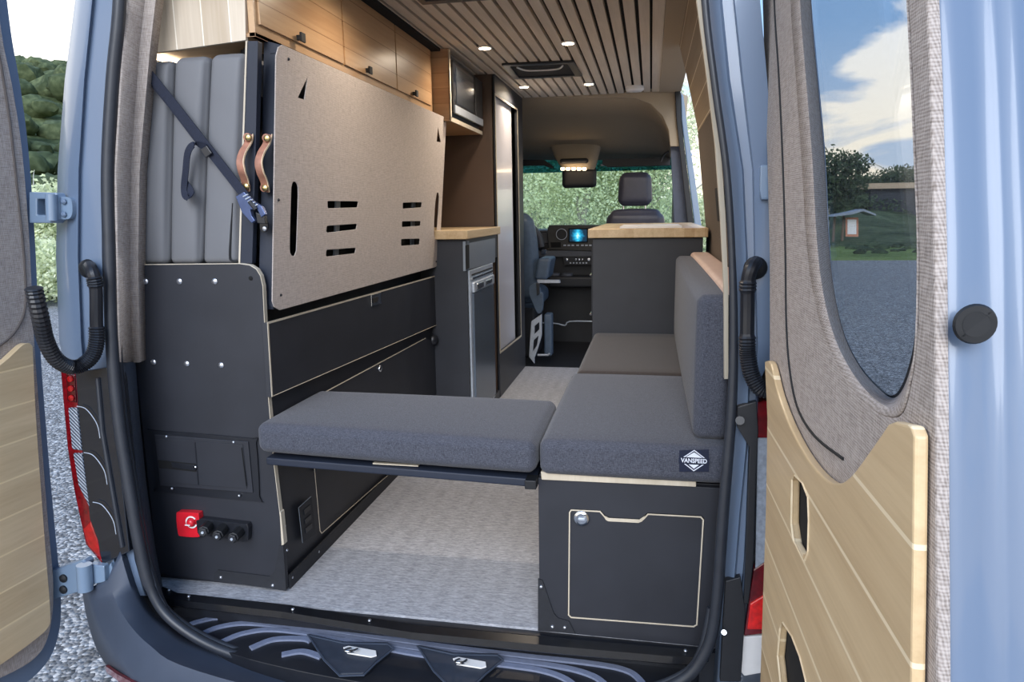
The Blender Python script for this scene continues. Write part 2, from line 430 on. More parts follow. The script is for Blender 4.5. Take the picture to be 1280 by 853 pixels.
def wx(z_): return .90-(z_-1.25)*.113
fin(plate([(wx(z_)-.002, y_, z_) for y_, z_ in ((.78, 1.195), (1.06, 1.195), (1.06, 1.075), (.78, 1.075))], (-.012, 0, 0)), 'dark', 'outlet', wr, label='black wall outlet')
# window ledge, padded
bm = bmesh.new()
ld = fin(rbox(.838, .926, .05, 1.58, .868, .93, .018, n=6), 'ledge', 'window_ledge', smooth=True)
tag(ld, 'pink beige padded ledge behind the grey backrest cushion', 'ledge')

# rear frame on the van's back plane
def R(px, py, d=0.): return SP(px, py, (0, 1, -.06), -.14+d)
def rows(pxs, pys, d): return [R(x_, y_, (d[i] if isinstance(d, (list, tuple)) else d)) for i, (x_, y_) in enumerate(zip(pxs, pys))]
ys = [-140, -60, 0, 100, 213, 320, 426, 500, 600, 700, 745]
L = [rows([107, 102, 97, 85, 76, 73, 77, 90, 108, 128, 145], ys, .10), rows([104, 99, 95, 82, 73, 71, 75, 90, 108, 128, 145], ys, .06),
     rows([112, 107, 103, 92, 84, 82, 86, 98, 115, 134, 150], ys, .02), rows([122, 118, 115, 105, 98, 97, 101, 108, 124, 142, 156], ys, .0),
     rows([124, 120, 117, 107, 100, 99, 103, 110, 126, 144, 158], ys, .012), rows([150, 146, 143, 132, 126, 127, 131, 139, 154, 168, 180], ys, .02),
     rows([155, 151, 148, 137, 131, 132, 136, 144, 159, 174, 186], ys, .07)]
wrl = struct(fin(loft(L), 'paint', 'wall_rear_left', smooth=True, solid=.004), 'painted grey-blue left rear pillar of the van')
ysr = [-140, 0, 100, 213, 320, 426, 480, 560, 640, 740, 860]
L = [rows([874, 880, 891, 906, 914, 917, 917, 915, 907, 900, 892], ysr, .06), rows([879, 884, 895, 913, 919, 922, 921, 919, 912, 905, 898], ysr, .02),
     rows([893, 899, 909, 927, 932, 934, 935, 932, 924, 916, 908], ysr, .0), rows([896, 902, 912, 929, 934, 936, 937, 934, 926, 918, 910], ysr, .014),
     rows([912, 917, 927, 941, 943, 946, 948, 946, 940, 930, 922], ysr, .012), rows([914, 919, 930, 943, 945, 948, 946, 943, 936, 928, 918], ysr, -.004),
     rows([944, 949, 958, 966, 970, 972, 947, 944, 937, 929, 919], ysr, .0)]
L.append([p+Vector((.004, .16, 0)) for p in L[-1]])
wrr = struct(fin(loft(L), 'paint', 'wall_rear_right', smooth=True, solid=.004), 'painted grey-blue right rear pillar of the van')
# header over the rear doors (out of the picture) and outer roof, so that light falls as in the real van
struct(fin(bx(-.70, .74, -.10, .0, 1.86, 1.97), 'paint', 'beam_rear'))
struct(fin(bx(-.74, .80, -.05, 5.2, 1.975, 2.01), 'paint', 'roof'))
# seals
sp_ = [(150, -140), (150, 0), (141, 100), (135, 213), (137, 320), (140, 426), (148, 520), (160, 600), (174, 680), (188, 735), (214, 775), (272, 811), (360, 836), (480, 858), (640, 873), (780, 872), (850, 852), (882, 815), (895, 760), (904, 640), (914, 520), (917, 426), (915, 320), (908, 213), (894, 110), (881, 0), (876, -140)]
sl = cr([R(*p, -.005) for p in sp_], 6)
bm = tube(sl, lambda i, m: .0165 if i < 9*6 else .0135 if i < 19*6 else .0135-.0055*min(1, (i-19*6)/18), 10); tube(cr([R(p[0]+(7 if i < 10 else 0 if 10 <= i < 17 else -6), p[1]-(0 if i < 10 or i >= 17 else 7), .012) for i, p in enumerate(sp_)][:19], 6), .010, 8, bm)
struct(fin(bm, 'seal', 'trim_seal', smooth=True), 'black rubber seal around the rear opening')
# left fabric-wrapped trim and carpet below
ys2 = [-140, 0, 60, 150, 213, 320, 453]
L = [rows([164, 157, 153, 148, 144, 146, 149], ys2, .0), [S(x_, y_, 1, .02) for x_, y_ in zip([190, 181, 174, 167, 163, 162, 165], ys2)],
     [S(x_, y_, 1, .025) for x_, y_ in zip([204, 194, 187, 179, 174, 172, 174], ys2)]]
L.append([p+Vector((-.01, .04, 0)) for p in L[-1]])
struct(fin(loft(L), 'fabric', 'trim_left', smooth=True, solid=.006), 'taupe fabric covered trim beside the left seal')
ys3 = [453, 520, 600, 680, 740, 765]
L = [rows([146, 153, 164, 178, 196, 210], ys3, .0), [S(x_, y_, 1, .03) for x_, y_ in zip([168, 173, 181, 192, 203, 215], ys3)], [S(x_, y_, 1, .10) for x_, y_ in zip([168, 173, 181, 192, 203, 215], ys3)]]
struct(fin(loft(L), flat('grey_carpet', '3a404b', .95, var=.25, scale=200, bump=.4), 'trim_carpet', smooth=True, solid=.006))
ys4 = [-140, 0, 90, 180, 270, 360, 474]
L = [[S(x_, y_, 1, .0) for x_, y_ in zip(r_, ys4)] for r_ in ([865, 871.5, 883.5, 894.5, 901, 905.5, 906], [871, 877, 889, 900, 906.5, 910, 910])]
L = [[p+Vector((0, .02, 0)) for p in L[0]], L[0], L[1], [p+Vector((0, .02, 0)) for p in L[1]]]
struct(fin(loft(L), 'ply', 'trim_right', solid=.002), 'pale plywood edge strip beside the right seal')
# dark plastic covers on the right jamb below the conduit
o = struct(fin(plate([R(*p, -.012) for p in ((922, 509), (946, 502), (948, 540), (945, 600), (942, 700), (936, 755), (930, 755), (934, 640), (937, 560), (922, 535))], (0, .02, 0)), 'dashdk', 'trim_cover', bevel=.002), 'black plastic cover on the right pillar')
fin(cyl(R(925, 526, -.014), R(925, 526, -.024), .010, 16), 'plastic', 'plug', o)
fin(cyl(R(905, 791, -.03), R(905, 791, -.038), .006, 12), 'screw', 'bolt', o)
o = struct(fin(plate([R(*p, -.008) for p in ((907, 727), (926, 722), (932, 765), (926, 853), (900, 853))], (0, .02, 0)), 'dashdk', 'trim_lower', bevel=.002))

# sill trim
bm = bmesh.new()
A0 = [S(x_, y_, 2, .004) for x_, y_ in ((201, 733), (222, 742), (360, 757), (520, 782), (700, 799), (840, 811), (868, 812), (884, 806))]
A1 = [p+Vector((0, -.035, .0)) for p in A0]; A1[0] += Vector((0, .0, 0)); A1[-1] = A0[-1]+Vector((0, -.045, 0))
A2 = [p+Vector((0, -.004, -.016)) for p in A1]; A3 = [p+Vector((0, .01, -.008)) for p in A2]
loft([A0, A1, A2, A3], bm)
o = struct(fin(bm, 'sill', 'trim_sill', solid=.003), 'glossy black trim along the edge of the floor')
for p in ((211, 738), (236, 746), (366, 762), (462, 776), (857, 814), (876, 811)): screw(o, S(*p, 2, .008), (0, 0, 1), .005)
struct(fin(bx(-.86, .86, -.022, .02, -.13, -.008), 'plastic', 'light_gap_filler'))  # filler box added to close off outside light below the floor edge
# rear step with treads, latch recesses and strikers
st = thing('rear_step', 'black plastic rear step with grey grip pads below the floor edge', 'step', (0, -.15, -.075))
Z0 = -.062
base = cr([S(*p, 2, Z0) for p in ((196, 745), (214, 775), (272, 811), (360, 836), (480, 858), (640, 880), (780, 880), (850, 862), (884, 825))], 4)
bm = plate([p for p in base]+[Vector((.86, .01, Z0)), Vector((-.80, .01, Z0))], (0, 0, -.06)); fin(bm, 'plastic', 'tread_base', st, bevel=.004)
padrows = [[(223, 788), (250, 777), (292, 773), (400, 787), (520, 804), (640, 819), (740, 830), (786, 840), (806, 858)],
           [(246, 796), (275, 784), (318, 780), (400, 792), (520, 811), (640, 826), (705, 835), (742, 846), (760, 860)],
           [(277, 803), (305, 792), (348, 788), (430, 800), (520, 818), (640, 833), (682, 840), (708, 850), (722, 862)],
           [(313, 811), (342, 800), (378, 799), (389, 802)], [(352, 819), (378, 815), (402, 822)]]
for r_ in padrows:
    w_ = .018 if len(r_) > 5 else .020
    bm = band(cr([S(*p, 2, Z0+.003) for p in r_], 8), lambda i: (.25, 1, 0), w_, .006); fin(bm, 'tread', 'grip_pad', st, bevel=.001)
for cx_, cyy_, kind in ((440, 818, 0), (577, 832, 1)):
    dx = cx_-440; dy = cyy_-818
    pk = [(385+dx, 795+dy), (430+dx, 805+dy), (485+dx, 806+dy), (492+dx, 812+dy), (470+dx, 830+dy), (455+dx, 845+dy), (425+dx, 846+dy), (405+dx, 826+dy)]
    rc = fin(pl(pk, 2, Z0+.004, (0, 0, .008)), flat('recess_plastic', '333945', .5, var=.1, scale=40), 'latch_recess', st, bevel=.003)
    fin(outline_strip([S(*p, 2, Z0+.013) for p in pk], .004, .003, (0, 0, 1)), 'bumper', 'rim', rc)
    pp = [S(a+dx, b+dy, 2, Z0+.013) for a, b in ((429, 811), (436, 809), (470, 815), (471, 821), (464, 823), (434, 818))]
    sk = fin(plate(pp, (0, 0, .004)), 'white', 'striker_plate', st, bevel=.001, label='chrome striker')
    c0 = S(440+dx, 815+dy, 2, Z0+.02)
    fin(tube(cr([c0+Vector(v) for v in ((-.010, .012, 0), (-.012, -.012, .012), (-.006, -.028, .02), (.006, -.028, .02), (.012, -.012, .012), (.010, .012, 0))], 5), .0042, 8), 'chrome', 'striker_loop', sk, smooth=True)

# bumper
bp = thing('rear_bumper', 'dark grey plastic rear bumper below the left tail light', 'bumper', (-.6, -.2, -.4))
B = [rows([104, 110, 122, 142, 175, 300, 500, 900], [742, 775, 812, 842, 875, 930, 960, 960], [.06, .06, .05, .0, -.08, -.12, -.12, -.12]),
     rows([112, 122, 138, 160, 195, 320, 500, 900], [735, 770, 803, 830, 860, 905, 935, 935], [-.02, -.03, -.05, -.09, -.13, -.15, -.15, -.15]),
     rows([135, 148, 165, 188, 225, 340, 500, 900], [725, 758, 785, 808, 832, 865, 895, 905], [-.03, -.05, -.07, -.09, -.12, -.13, -.13, -.13]),
     rows([150, 165, 182, 205, 240, 350, 500, 880], [690, 740, 768, 790, 812, 845, 872, 885], [-.01]*8),
     rows([160, 176, 190, 214, 250, 355, 500, 870], [690, 740, 765, 782, 802, 832, 856, 870], [.03]*8)]
B = [cr(b, 4) for b in B]
fin(loft(B), 'bumper', 'bumper_shell', bp, smooth=True, solid=.004)
rf = [R(p[0], p[1], p[2]) for p in ((136, 833, -.022), (152, 843, -.07), (175, 853, -.115), (172, 862, -.10), (140, 846, -.03))]
fin(band([R(134, 836, -.0), R(148, 846, -.055), (R(170, 858, -.11)), R(190, 868, -.14)], (0, 0, 1), .02, .008), 'redlens', 'reflector', bp, label='red reflector strip')
# ------------------------------------------------------------------ tail lights
def lens(poly, d, th, mat, name, parent, label=None):
    return fin(plate([R(x_, y_, d) for x_, y_ in poly], (0, th, 0)), mat, name, parent, bevel=.003, label=label)
tl = thing('tail_light', 'tall dark tail light with red outer lens on the left rear corner', 'tail light', tuple(R(120, 700)))
lens([(94, 466), (134, 459), (140, 478), (150, 580), (162, 690), (128, 706), (112, 650), (98, 520)], -.010, .06, 'lamphouse', 'housing', tl)
M['ribbed'] = flat('ribbed_clear_lens', '6a7484', .2, coat=1, var=.3, scale=8)
_t = NT('ribbed_lens'); _w = _t.n('ShaderNodeTexWave'); _w.wave_type = 'BANDS'; _w.bands_direction = 'DIAGONAL'; _w.inputs['Scale'].default_value = 55; _w.inputs['Distortion'].default_value = .4
_t.l(_t.coord(), _w.inputs['Vector']); _t.l(_t.ramp(_w.outputs['Fac'], [(.2, srgb('3a4250')), (.8, srgb('8c97a6'))]), _t.b.inputs['Base Color']); _t.b.inputs['Roughness'].default_value = .2; _t.b.inputs['Coat Weight'].default_value = 1; _t.bump(_w.outputs['Fac'], .5, .003); M['ribbed'] = _t.m
lens([(75, 459), (95, 466), (97, 508), (103, 566), (113, 638), (121, 670), (128, 706), (107, 681), (100, 650), (92, 612), (84, 560), (79, 505)], -.006, .08, 'redlens', 'red_lens', tl, 'red outer lens')
lens([(82, 467), (93, 469), (95, 504), (84, 502)], -.010, .01, flat('dark_red_lens', '4a060c', .1, coat=1), 'indicator', tl)
for k in range(3): fin(lathe(R(88+k*.6, 474+k*12, -.012), (0, -1, 0), [(0, .009), (.003, .008), (.004, .003)], 14), 'redhot', 'bulb', tl, smooth=True)
lens([(85, 510), (96, 510), (102, 564), (90, 562)], -.011, .01, 'ribbed', 'clear_lens', tl, 'clear ribbed lens')
lens([(91, 567), (102, 567), (112, 636), (98, 608)], -.011, .01, 'ribbed', 'clear_lens', tl, 'clear ribbed lens')
lens([(103, 662), (113, 652), (122, 676), (126, 700), (110, 683)], -.012, .008, 'redhot', 'reflector', tl)
for yy, xx in ((508, 108), (566, 117), (628, 128)):
    fin(tube(cr([R(xx-12, yy, -.022), R(xx, yy+4, -.018), R(xx+13, yy+22, -.016), R(xx+17, yy+40, -.014)], 6), .0012, 6), 'steel', 'bulge_line', tl)
fin(tube([R(122, 473, -.012), R(128, 540, -.012), R(140, 610, -.012), R(153, 684, -.012)], .006, 8), 'seal', 'drain_rib', tl)
tr = thing('tail_light', 'red tail light half hidden behind the open right wood-panelled door', 'tail light', tuple(R(950, 790)))
lens([(946, 503), (975, 500), (975, 548), (947, 548)], .0, .05, 'redlens', 'red_lens', tr, 'dark red upper lens')
lens([(947, 548), (975, 548), (975, 690), (944, 712)], .0, .05, flat('pale_clear_lens', 'a8b0bc', .2, coat=1, var=.2, scale=90), 'clear_lens', tr, 'clear ribbed lens')
lens([(942, 712), (975, 690), (975, 790), (930, 796)], .0, .05, 'redlens', 'red_lens', tr)
lens([(938, 755), (966, 738), (966, 788), (934, 788)], -.004, .01, flat('red_lens_glint', 'e01c16', .2, coat=1, var=.3, scale=60), 'glint_lens', tr, 'red lens painted brighter for reflected light')  # reflected light painted in as a brighter red; no lamp is on
lens([(926, 797), (975, 794), (975, 838), (930, 846), (924, 838)], .0, .05, 'white', 'lower_lens', tr, 'white lower lens')
lens([(938, 440+65), (946, 503), (942, 712), (930, 796), (924, 840), (918, 840), (930, 700), (937, 560)], .004, .04, 'lamphouse', 'housing', tr)

# ------------------------------------------------------------------ conduits
def conduit(label, pts, rr, corr, port):
    r_ = thing('cable_conduit', label, 'conduit', tuple(pts[0]))
    P = cr(pts, 14); n_ = len(P)
    def rad(i, m):
        t_ = i/m
        if any(a <= t_ <= b for a, b in corr): return rr*(1.0+.16*(i % 2))
        return rr*.92
    fin(tube(P, rad, 12), 'plastic', 'hose', r_, smooth=False)
    a = Vector(port[0]); fin(lathe(a, (0, -1, 0), [(-.004, .02), (.004, .026), (.012, .024), (.02, .012)], 20), 'rubber', 'grommet', r_, smooth=True)
    return r_
conduit('black corrugated cable conduit looping from left pillar to left door', [R(112, 333, -.03), R(116, 342, -.055), R(120, 362, -.05), R(120.5, 400, -.045), R(121, 425, -.045), R(116, 444, -.05), R(103, 456, -.06), R(88, 459, -.08), R(70, 449, -.12), R(57, 425, -.16), R(50, 395, -.20), R(42, 360, -.22)], .0175, ((.12, .17), (.30, 1),), (R(112, 336, .0),))
conduit('black corrugated cable conduit looping from right pillar to right door', [R(945, 328, -.02), R(939, 336, -.05), R(935, 352, -.05), R(934.5, 385, -.045), R(934, 425, -.045), R(935, 447, -.045), R(940, 470, -.05), R(952, 487, -.055), R(966, 482, -.05), R(975, 465, -.03)], .0165, ((.22, .27), (.42, 1),), (R(944, 335, .0),))

# ================================================================== REAR DOORS
# left door: inner face on plane  x - .056 y = -.97
nl = (1, -.056, 0); kl = -.97
def DL(px, py, d=0.): return SP(px, py, nl, kl+d)
dl = sroot('door_1', (-.98, -.35, -.3), 'open left rear van door with boards and taupe fabric')
edge = cr([(2, -60), (14, 40), (26, 110), (36, 190), (44, 300), (50, 426), (60, 560), (68, 650), (76, 740), (74, 790), (58, 830), (20, 862), (-40, 885)], 5)
E3 = [DL(p[0], p[1], -.03) for p in edge]
back = [DL(-120, 1000, -.03), DL(-160, -300, -.03), DL(-10, -140, -.03)]
fin(plate(E3+back, (-.035, 0, 0)), 'paint', 'door_shell', dl, bevel=.008, seg=3)
fe = cr([(-9, -60), (2, 40), (16, 110), (28, 190), (37, 300), (43, 426), (53, 560), (60, 650), (67, 735), (62, 790), (45, 822), (5, 846), (-50, 868)], 5)
fin(plate([DL(*p) for p in fe]+[DL(-120, 950), DL(-160, -300), DL(-20, -140)], (-.028, 0, 0)), 'fabric', 'fabric_panel', dl, bevel=.006, seg=3, label='taupe woven fabric panel')
fin(tube(cr([DL(*p, .002) for p in ((-12, 20), (0, 75), (12, 150), (22, 240), (30, 320), (32, 380), (22, 410), (0, 432), (-40, 450))], 8), .0028, 8), M.setdefault('seamgrey', flat('seam_grey', '5a5350', .9)), 'piping', dl)
wp = cr([(-60, 480), (-20, 470), (6, 452), (28, 432), (37, 429)], 5)+cr([(41, 433), (45, 520), (52, 620), (58, 700), (63, 765), (60, 785), (40, 803), (0, 832), (-50, 862)], 5)
wb = fin(plate([DL(*p, .022) for p in wp]+[DL(-140, 900, .022), DL(-140, 500, .022)], (-.02, 0, 0)), 'doorwood', 'wood_panel', dl, bevel=.003, label='light wood boards')
# hinges on the left
hg = fin(plate([R(*p, -.02) for p in ((36, 240), (70, 241), (73, 247), (73, 275), (68, 279), (36, 279))], (0, .03, 0), [[R(*p, -.02) for p in ((46, 249), (57, 249), (57, 269), (46, 269))]]), 'paint_lit', 'hinge', dl, bevel=.003)
fin(cyl(R(64, 243, -.03), R(65, 276, -.03), .014, 16), 'paint_lit', 'barrel', hg, smooth=True)
fin(plate([R(*p, -.012) for p in cr([(73, 246), (86, 247), (90, 254), (90, 268), (85, 274), (73, 274)], 3)], (0, .02, 0)), 'paint_lit', 'pivot_plate', hg, bevel=.003)
for p in ((80, 252), (80, 268)): fin(lathe(R(*p, -.015), (0, -1, 0), [(0, .008), (.003, .008), (.006, .004)], 6), 'paint', 'bolt', hg)
hg = fin(plate([R(*p, -.03) for p in ((60, 716), (104, 700), (108, 704), (106, 738), (60, 752))], (0, .03, 0)), 'paint_lit', 'hinge', dl, bevel=.003)
fin(cyl(R(105, 706, -.045), R(107, 738, -.045), .020, 18), 'paint_lit', 'barrel', hg, smooth=True)
fin(plate([R(*p, -.03) for p in ((110, 706), (130, 708), (131, 728), (112, 732))], (0, .02, 0)), 'paint_lit', 'pivot_plate', hg, bevel=.003)
for p in ((80, 723), (80, 737)): fin(lathe(R(*p, -.03), (0, -1, 0), [(0, .012), (.005, .012), (.009, .004)], 10), 'rubber', 'bolt', hg, smooth=True)
fin(plate([R(*p, -.012) for p in ((117, 735), (138, 704), (148, 735), (143, 748))], (0, .02, 0)), 'paint_lit', 'bracket', dl, bevel=.003)

# right door: inner face on plane x + .02 y = .903
nr = (1, .02, 0); kr = .903
def DR(px, py, d=0.): return SP(px, py, nr, kr+d)
dr = sroot('door_2', (.95, -.5, -.3), 'open right rear van door with window, boards and taupe fabric')
# fabric face: outer outline and window opening (ridge line), then a bevelled reveal down to the glass
outer = [(952, -160), (953, 0), (956, 100), (959, 200), (962, 320), (962, 426), (961, 500), (958, 640), (953, 853), (948, 1050), (1180, 1500), (1172, 853), (1171, 700), (1170, 500), (1168, 300), (1163, 100), (1159, 0), (1153, -160)]
ridge = cr([(987, -130), (989, 0), (996, 100), (1003, 200), (1009, 300), (1018, 370), (1033, 425), (1055, 470), (1082, 505), (1110, 521), (1128, 515), (1138, 480), (1146, 420), (1148, 300), (1144, 200), (1140, 100), (1135, 0), (1130, -130)], 4, True)
glassl = cr([(1012, -130), (1013, 0), (1021, 100), (1030, 200), (1035, 300), (1042, 365), (1055, 420), (1075, 460), (1097, 485), (1115, 498), (1128, 490), (1140, 460), (1149, 410), (1152, 300), (1148, 200), (1144, 100), (1139, 0), (1134, -130)], 4, True)
fin(plate([DR(*p) for p in outer], (.012, 0, 0), [[DR(*p) for p in ridge]]), 'fabric', 'fabric_panel', dr, bevel=.003, label='taupe woven fabric panel')
fin(loft([[DR(*p, .001) for p in ridge], [DR(p[0]+.45*(q[0]-p[0]), p[1]+.45*(q[1]-p[1]), .008) for p, q in zip(ridge, glassl)], [DR(*p, .070) for p in glassl]], closed=True), 'fabric', 'window_reveal', dr, smooth=True, solid=.003)
gl2 = [DR(*p, .073) for p in glassl]
fin(outline_strip([DR(*p, .068) for p in glassl], .007, .003, (-1, 0, 0)), 'rubber', 'window_gasket', dr)
c_ = sum(gl2, Vector())/len(gl2); gl2 = [c_+(p-c_)*1.03 for p in gl2]
win = fin(plate(gl2, (.004, 0, 0)), 'tint', 'window_pane', dr, label='tinted window glass')
fin(tube(cr([DR(*p, -.001) for p in ((966, -130), (968, 0), (974, 100), (979, 213), (982, 320), (983, 400), (987, 460), (997, 510), (1018, 545), (1054, 574))], 6), .0022, 8), 'mattdk', 'seam', dr, label='dark seam')
# painted door shell: free edge facing the camera with a moulded step, rubber plugs
q0 = [DR(x_, y_, .004) for x_, y_ in ((1146, -300), (1153, -160), (1159, 0), (1163, 100), (1168, 300), (1170, 500), (1171, 700), (1172, 853), (1175, 1100))]
def sh(l, dx, dy): return [p+Vector((dx, dy, 0)) for p in l]
L = [sh(q0, .0, .03), sh(q0, .001, .002), sh(q0, .004, -.004), sh(q0, .010, -.007), sh(q0, .022, -.006), sh(q0, .036, -.003), sh(q0, .048, .000), sh(q0, .054, -.002), sh(q0, .060, -.003), sh(q0, .066, -.001), sh(q0, .072, -.003), sh(q0, .080, -.002), sh(q0, .10, .006), sh(q0, .13, .02), sh(q0, .15, .05)]
fin(loft(L), 'paint', 'door_edge', dr, smooth=True)
# outer skin of the door, away from the camera, with the window cut out
_gc = sum([DR(*p, .080) for p in glassl], Vector())/len(glassl)
o3 = [DR(p[0]+(8 if 900 < p[0] < 1000 else 0), p[1], .080) for p in outer]
fin(plate(o3, (.016, 0, 0), [[_gc+(q-_gc)*1.22 for q in [DR(*p, .080) for p in glassl]]]), 'paint', 'outer_skin', dr)
for yy, xx in ((405, 1218), (808, 1221)):
    c0 = SP(xx, yy, (0, 1, 0), q0[5].y-.013)
    pg = fin(lathe(c0, (0, -1, 0), [(-.004, .0165), (.001, .0185), (.004, .0170), (.0045, .0115), (.0035, .0105), (.003, .0001)], 28), 'rubber', 'plug', dr, smooth=False, label='black rubber plug')
# boards with two grip slots
wtop = cr([(956, 452), (963, 455), (972, 492), (988, 535), (1010, 575), (1033, 600), (1050, 604), (1066, 592), (1088, 562), (1110, 530)], 4)
wo = wtop+[(1118, 527), (1138, 532), (1143, 545), (1142, 640), (1141, 720), (1139, 853), (1137, 1100), (1135, 1500), (940, 1050), (950, 853), (957, 640), (959, 520)]
def slot(x0_, x1_, y0_, y1_, y2_, y3_): return [(x0_, y0_), (x0_+2, y0_-3), (x1_-3, y1_-4), (x1_, y1_+2), (x1_-1, y2_-2), (x1_-4, y2_), (x0_+2, y3_+4), (x0_, y3_-4)]
s1 = [(990, 600), (993, 594), (1003, 604), (1010, 622), (1011, 650), (1010, 690), (1006, 702), (992, 677), (989, 655)]
s2 = [(975, 786), (978, 778), (990, 796), (1000, 822), (1007, 850), (1010, 876), (990, 880), (976, 858), (972, 820)]
thk = .015
fin(plate([DR(*p, -thk) for p in wo], (thk-.002, 0, 0), [[DR(*p, -thk) for p in s1], [DR(*p, -thk) for p in s2]]), 'doorwoodR', 'wood_panel', dr, bevel=.003, seg=2, label='light maple boards with grip slots')
for s_ in (s1, s2):
    fin(plate([DR(*p, -.0015) for p in s_], (.001, 0, 0)), 'dark', 'slot_cavity', dr)
    fin(loft([[DR(*p, -thk-.0005) for p in s_], [DR(*p, -.004) for p in s_]], closed=True), 'dooredge', 'slot_rim', dr, solid=.003)
# upper right hinge pieces
fin(plate([R(*p, -.02) for p in ((951, 206), (970, 206), (970, 250), (952, 250), (950, 240))], (0, .03, 0)), 'paint_lit', 'hinge', dr, bevel=.004)

# ================================================================== LEFT SIDE FURNITURE
bc = thing('bed_cabinet', 'black storage cabinet under the folded bunks with riveted end panel', 'cabinet', (-.62, .9, 0))
ep = [(172, 331.5), (300, 330), (312, 332), (321, 338), (327, 350), (325.5, 362)]
ep = [S(*p, 1, .06) for p in ((168, 331.5), (300, 330.2), (312, 332), (320, 337), (325, 345), (328, 358))]
endp = ep+[S(*p, 1, .06) for p in ((333.5, 480), (341.7, 579), (353.9, 681), (357.4, 738), (197, 717), (170, 460))]
fin(plate(endp, (0, .018, 0)), 'black', 'end_panel', bc, bevel=.001)
ce_ = cr([Vector(p) for p in endp[:10]], 3)
bm = bmesh.new()
fin(band([p+Vector((.0005, .009, .0005)) for p in ([Vector(p) for p in endp[:9]])], (0, 1, 0), .0165, .0022), 'ply', 'plywood_edge', bc, label='pale plywood edge')
fin(plate([S(*p, 1, .058) for p in ((349.5, 640), (351, 641), (355, 681), (352, 682))], (0, .02, 0)), 'ply', 'plywood_batten', bc)
fin(bx(-.86, -.412, .078, 1.66, .0, .62), 'black', 'body', bc, bevel=.002)
fin(bx(-.86, -.46, .078, 1.66, .62, .98), 'black', 'upper_box', bc)
fin(bx(-.86, -.48, .078, 1.66, .975, .983), 'black2', 'top', bc)
XF = -.400
def F0(px, py, x=XF): return S(px, py, 0, x)
# upper hinged front, standing proud
uf = [(334.5, 404), (545, 345), (549, 405), (340, 497)]
o = fin(plate([F0(*p, -.388) for p in uf], (-.018, 0, 0)), 'black', 'upper_front', bc, bevel=.001)
fin(outline_strip([F0(*p, -.3875) for p in ((340, 496), (334.5, 404), (545, 345))], .006, .0015, (1, 0, 0), closed=False), 'ply', 'edge_strip', o, label='pale edge')
fin(plate([F0(*p, -.387) for p in ((463, 369), (475.5, 365.5), (475.5, 379.5), (463.5, 383.5))], (.004, 0, 0)), 'chrome', 'latch', o, bevel=.001, label='small chrome latch')
fin(plate([F0(*p, -.382) for p in ((466, 373), (472, 371), (472, 377), (466, 379))], (.002, 0, 0)), 'dark', 'latch_slot', o)
fin(tube([F0(340, 496, -.387), F0(549, 405, -.387)], .0012, 6), 'ply', 'lower_edge_line', o)
o = fin(plate([F0(*p, -.399) for p in ((396, 497), (531, 423), (550.5, 430), (551, 520), (396, 590))], (-.012, 0, 0)), 'black', 'lower_front', bc, bevel=.001)
fin(tube([F0(398, 495, -.398), F0(532, 423, -.398)], .0018, 6), 'ply', 'top_line', o)
lk = fin(lathe(F0(474.5, 461, -.398), (1, 0, 0), [(0, .014), (.004, .014), (.007, .011), (.0075, .004)], 20), 'chrome', 'lock', o, smooth=True, label='round chrome lock')
fin(lathe(F0(541, 425, -.398), (1, 0, 0), [(0, .030), (.006, .030), (.02, .022), (.026, .008)], 22), 'plastic', 'air_vent', bc, smooth=True, label='round black vent')
# low door outline, outlet panel, base rails
lp = [F0(*p, -.3985) for p in ((392, 575), (400, 664), (402, 667), (478, 600), (500, 583))]
fin(outline_strip(lp, .0025, .0012, (1, 0, 0), closed=False), 'ply', 'door_line', bc, label='pale door outline')
o = fin(plate([F0(*p, -.399) for p in ((373, 635), (388.5, 621), (394, 668), (378, 679))], (.003, 0, 0)), 'black2', 'outlet_panel', bc, bevel=.001)
fin(outline_strip([F0(*p, -.396) for p in ((378, 679), (373, 635), (388.5, 621))], .002, .001, (1, 0, 0), closed=False), 'greypan', 'bright_edge', o)
for k, py in enumerate((638, 650, 661)):
    fin(plate([F0(*p, -.396) for p in ((379+k, py), (387+k, py-7), (387.5+k, py-1), (379.8+k, py+6))], (.003, 0, 0)), 'plastic', 'socket', o, bevel=.0005)
fin(bx(-.402, -.396, .08, 1.60, 0, .045), 'black2', 'base_rail', bc, bevel=.001)
bk = [(267, 717), (272, 713), (337, 721), (343, 715), (349, 683), (354, 682), (357.6, 739), (267, 726)]
o = fin(pl(bk, 1, .056, (0, .004, 0)), 'black2', 'corner_bracket', bc)
for p in ((276, 722), (341, 732)): screw(o, S(*p, 1, .055), (0, -1, 0), .005)
for p in ((355.5, 658), (358.5, 688), (365, 722), (398, 690)): screw(bc, F0(*p, -.3985), (1, 0, 0), .005)
for p in ((182, 352), (224.5, 352), (268.5, 352), (192, 453), (233.5, 455), (276.5, 457)):
    fin(lathe(S(*p, 1, .06), (0, -1, 0), [(-.001, .0085), (.002, .0085), (.004, .006), (.0048, .002)], 16), 'screw', 'rivet', bc, smooth=True, label='silver bolt')
fin(lathe(S(313.5, 348, 1, .06), (0, -1, 0), [(-.001, .006), (.002, .006), (.003, .003)], 12), 'dark', 'plug', bc)
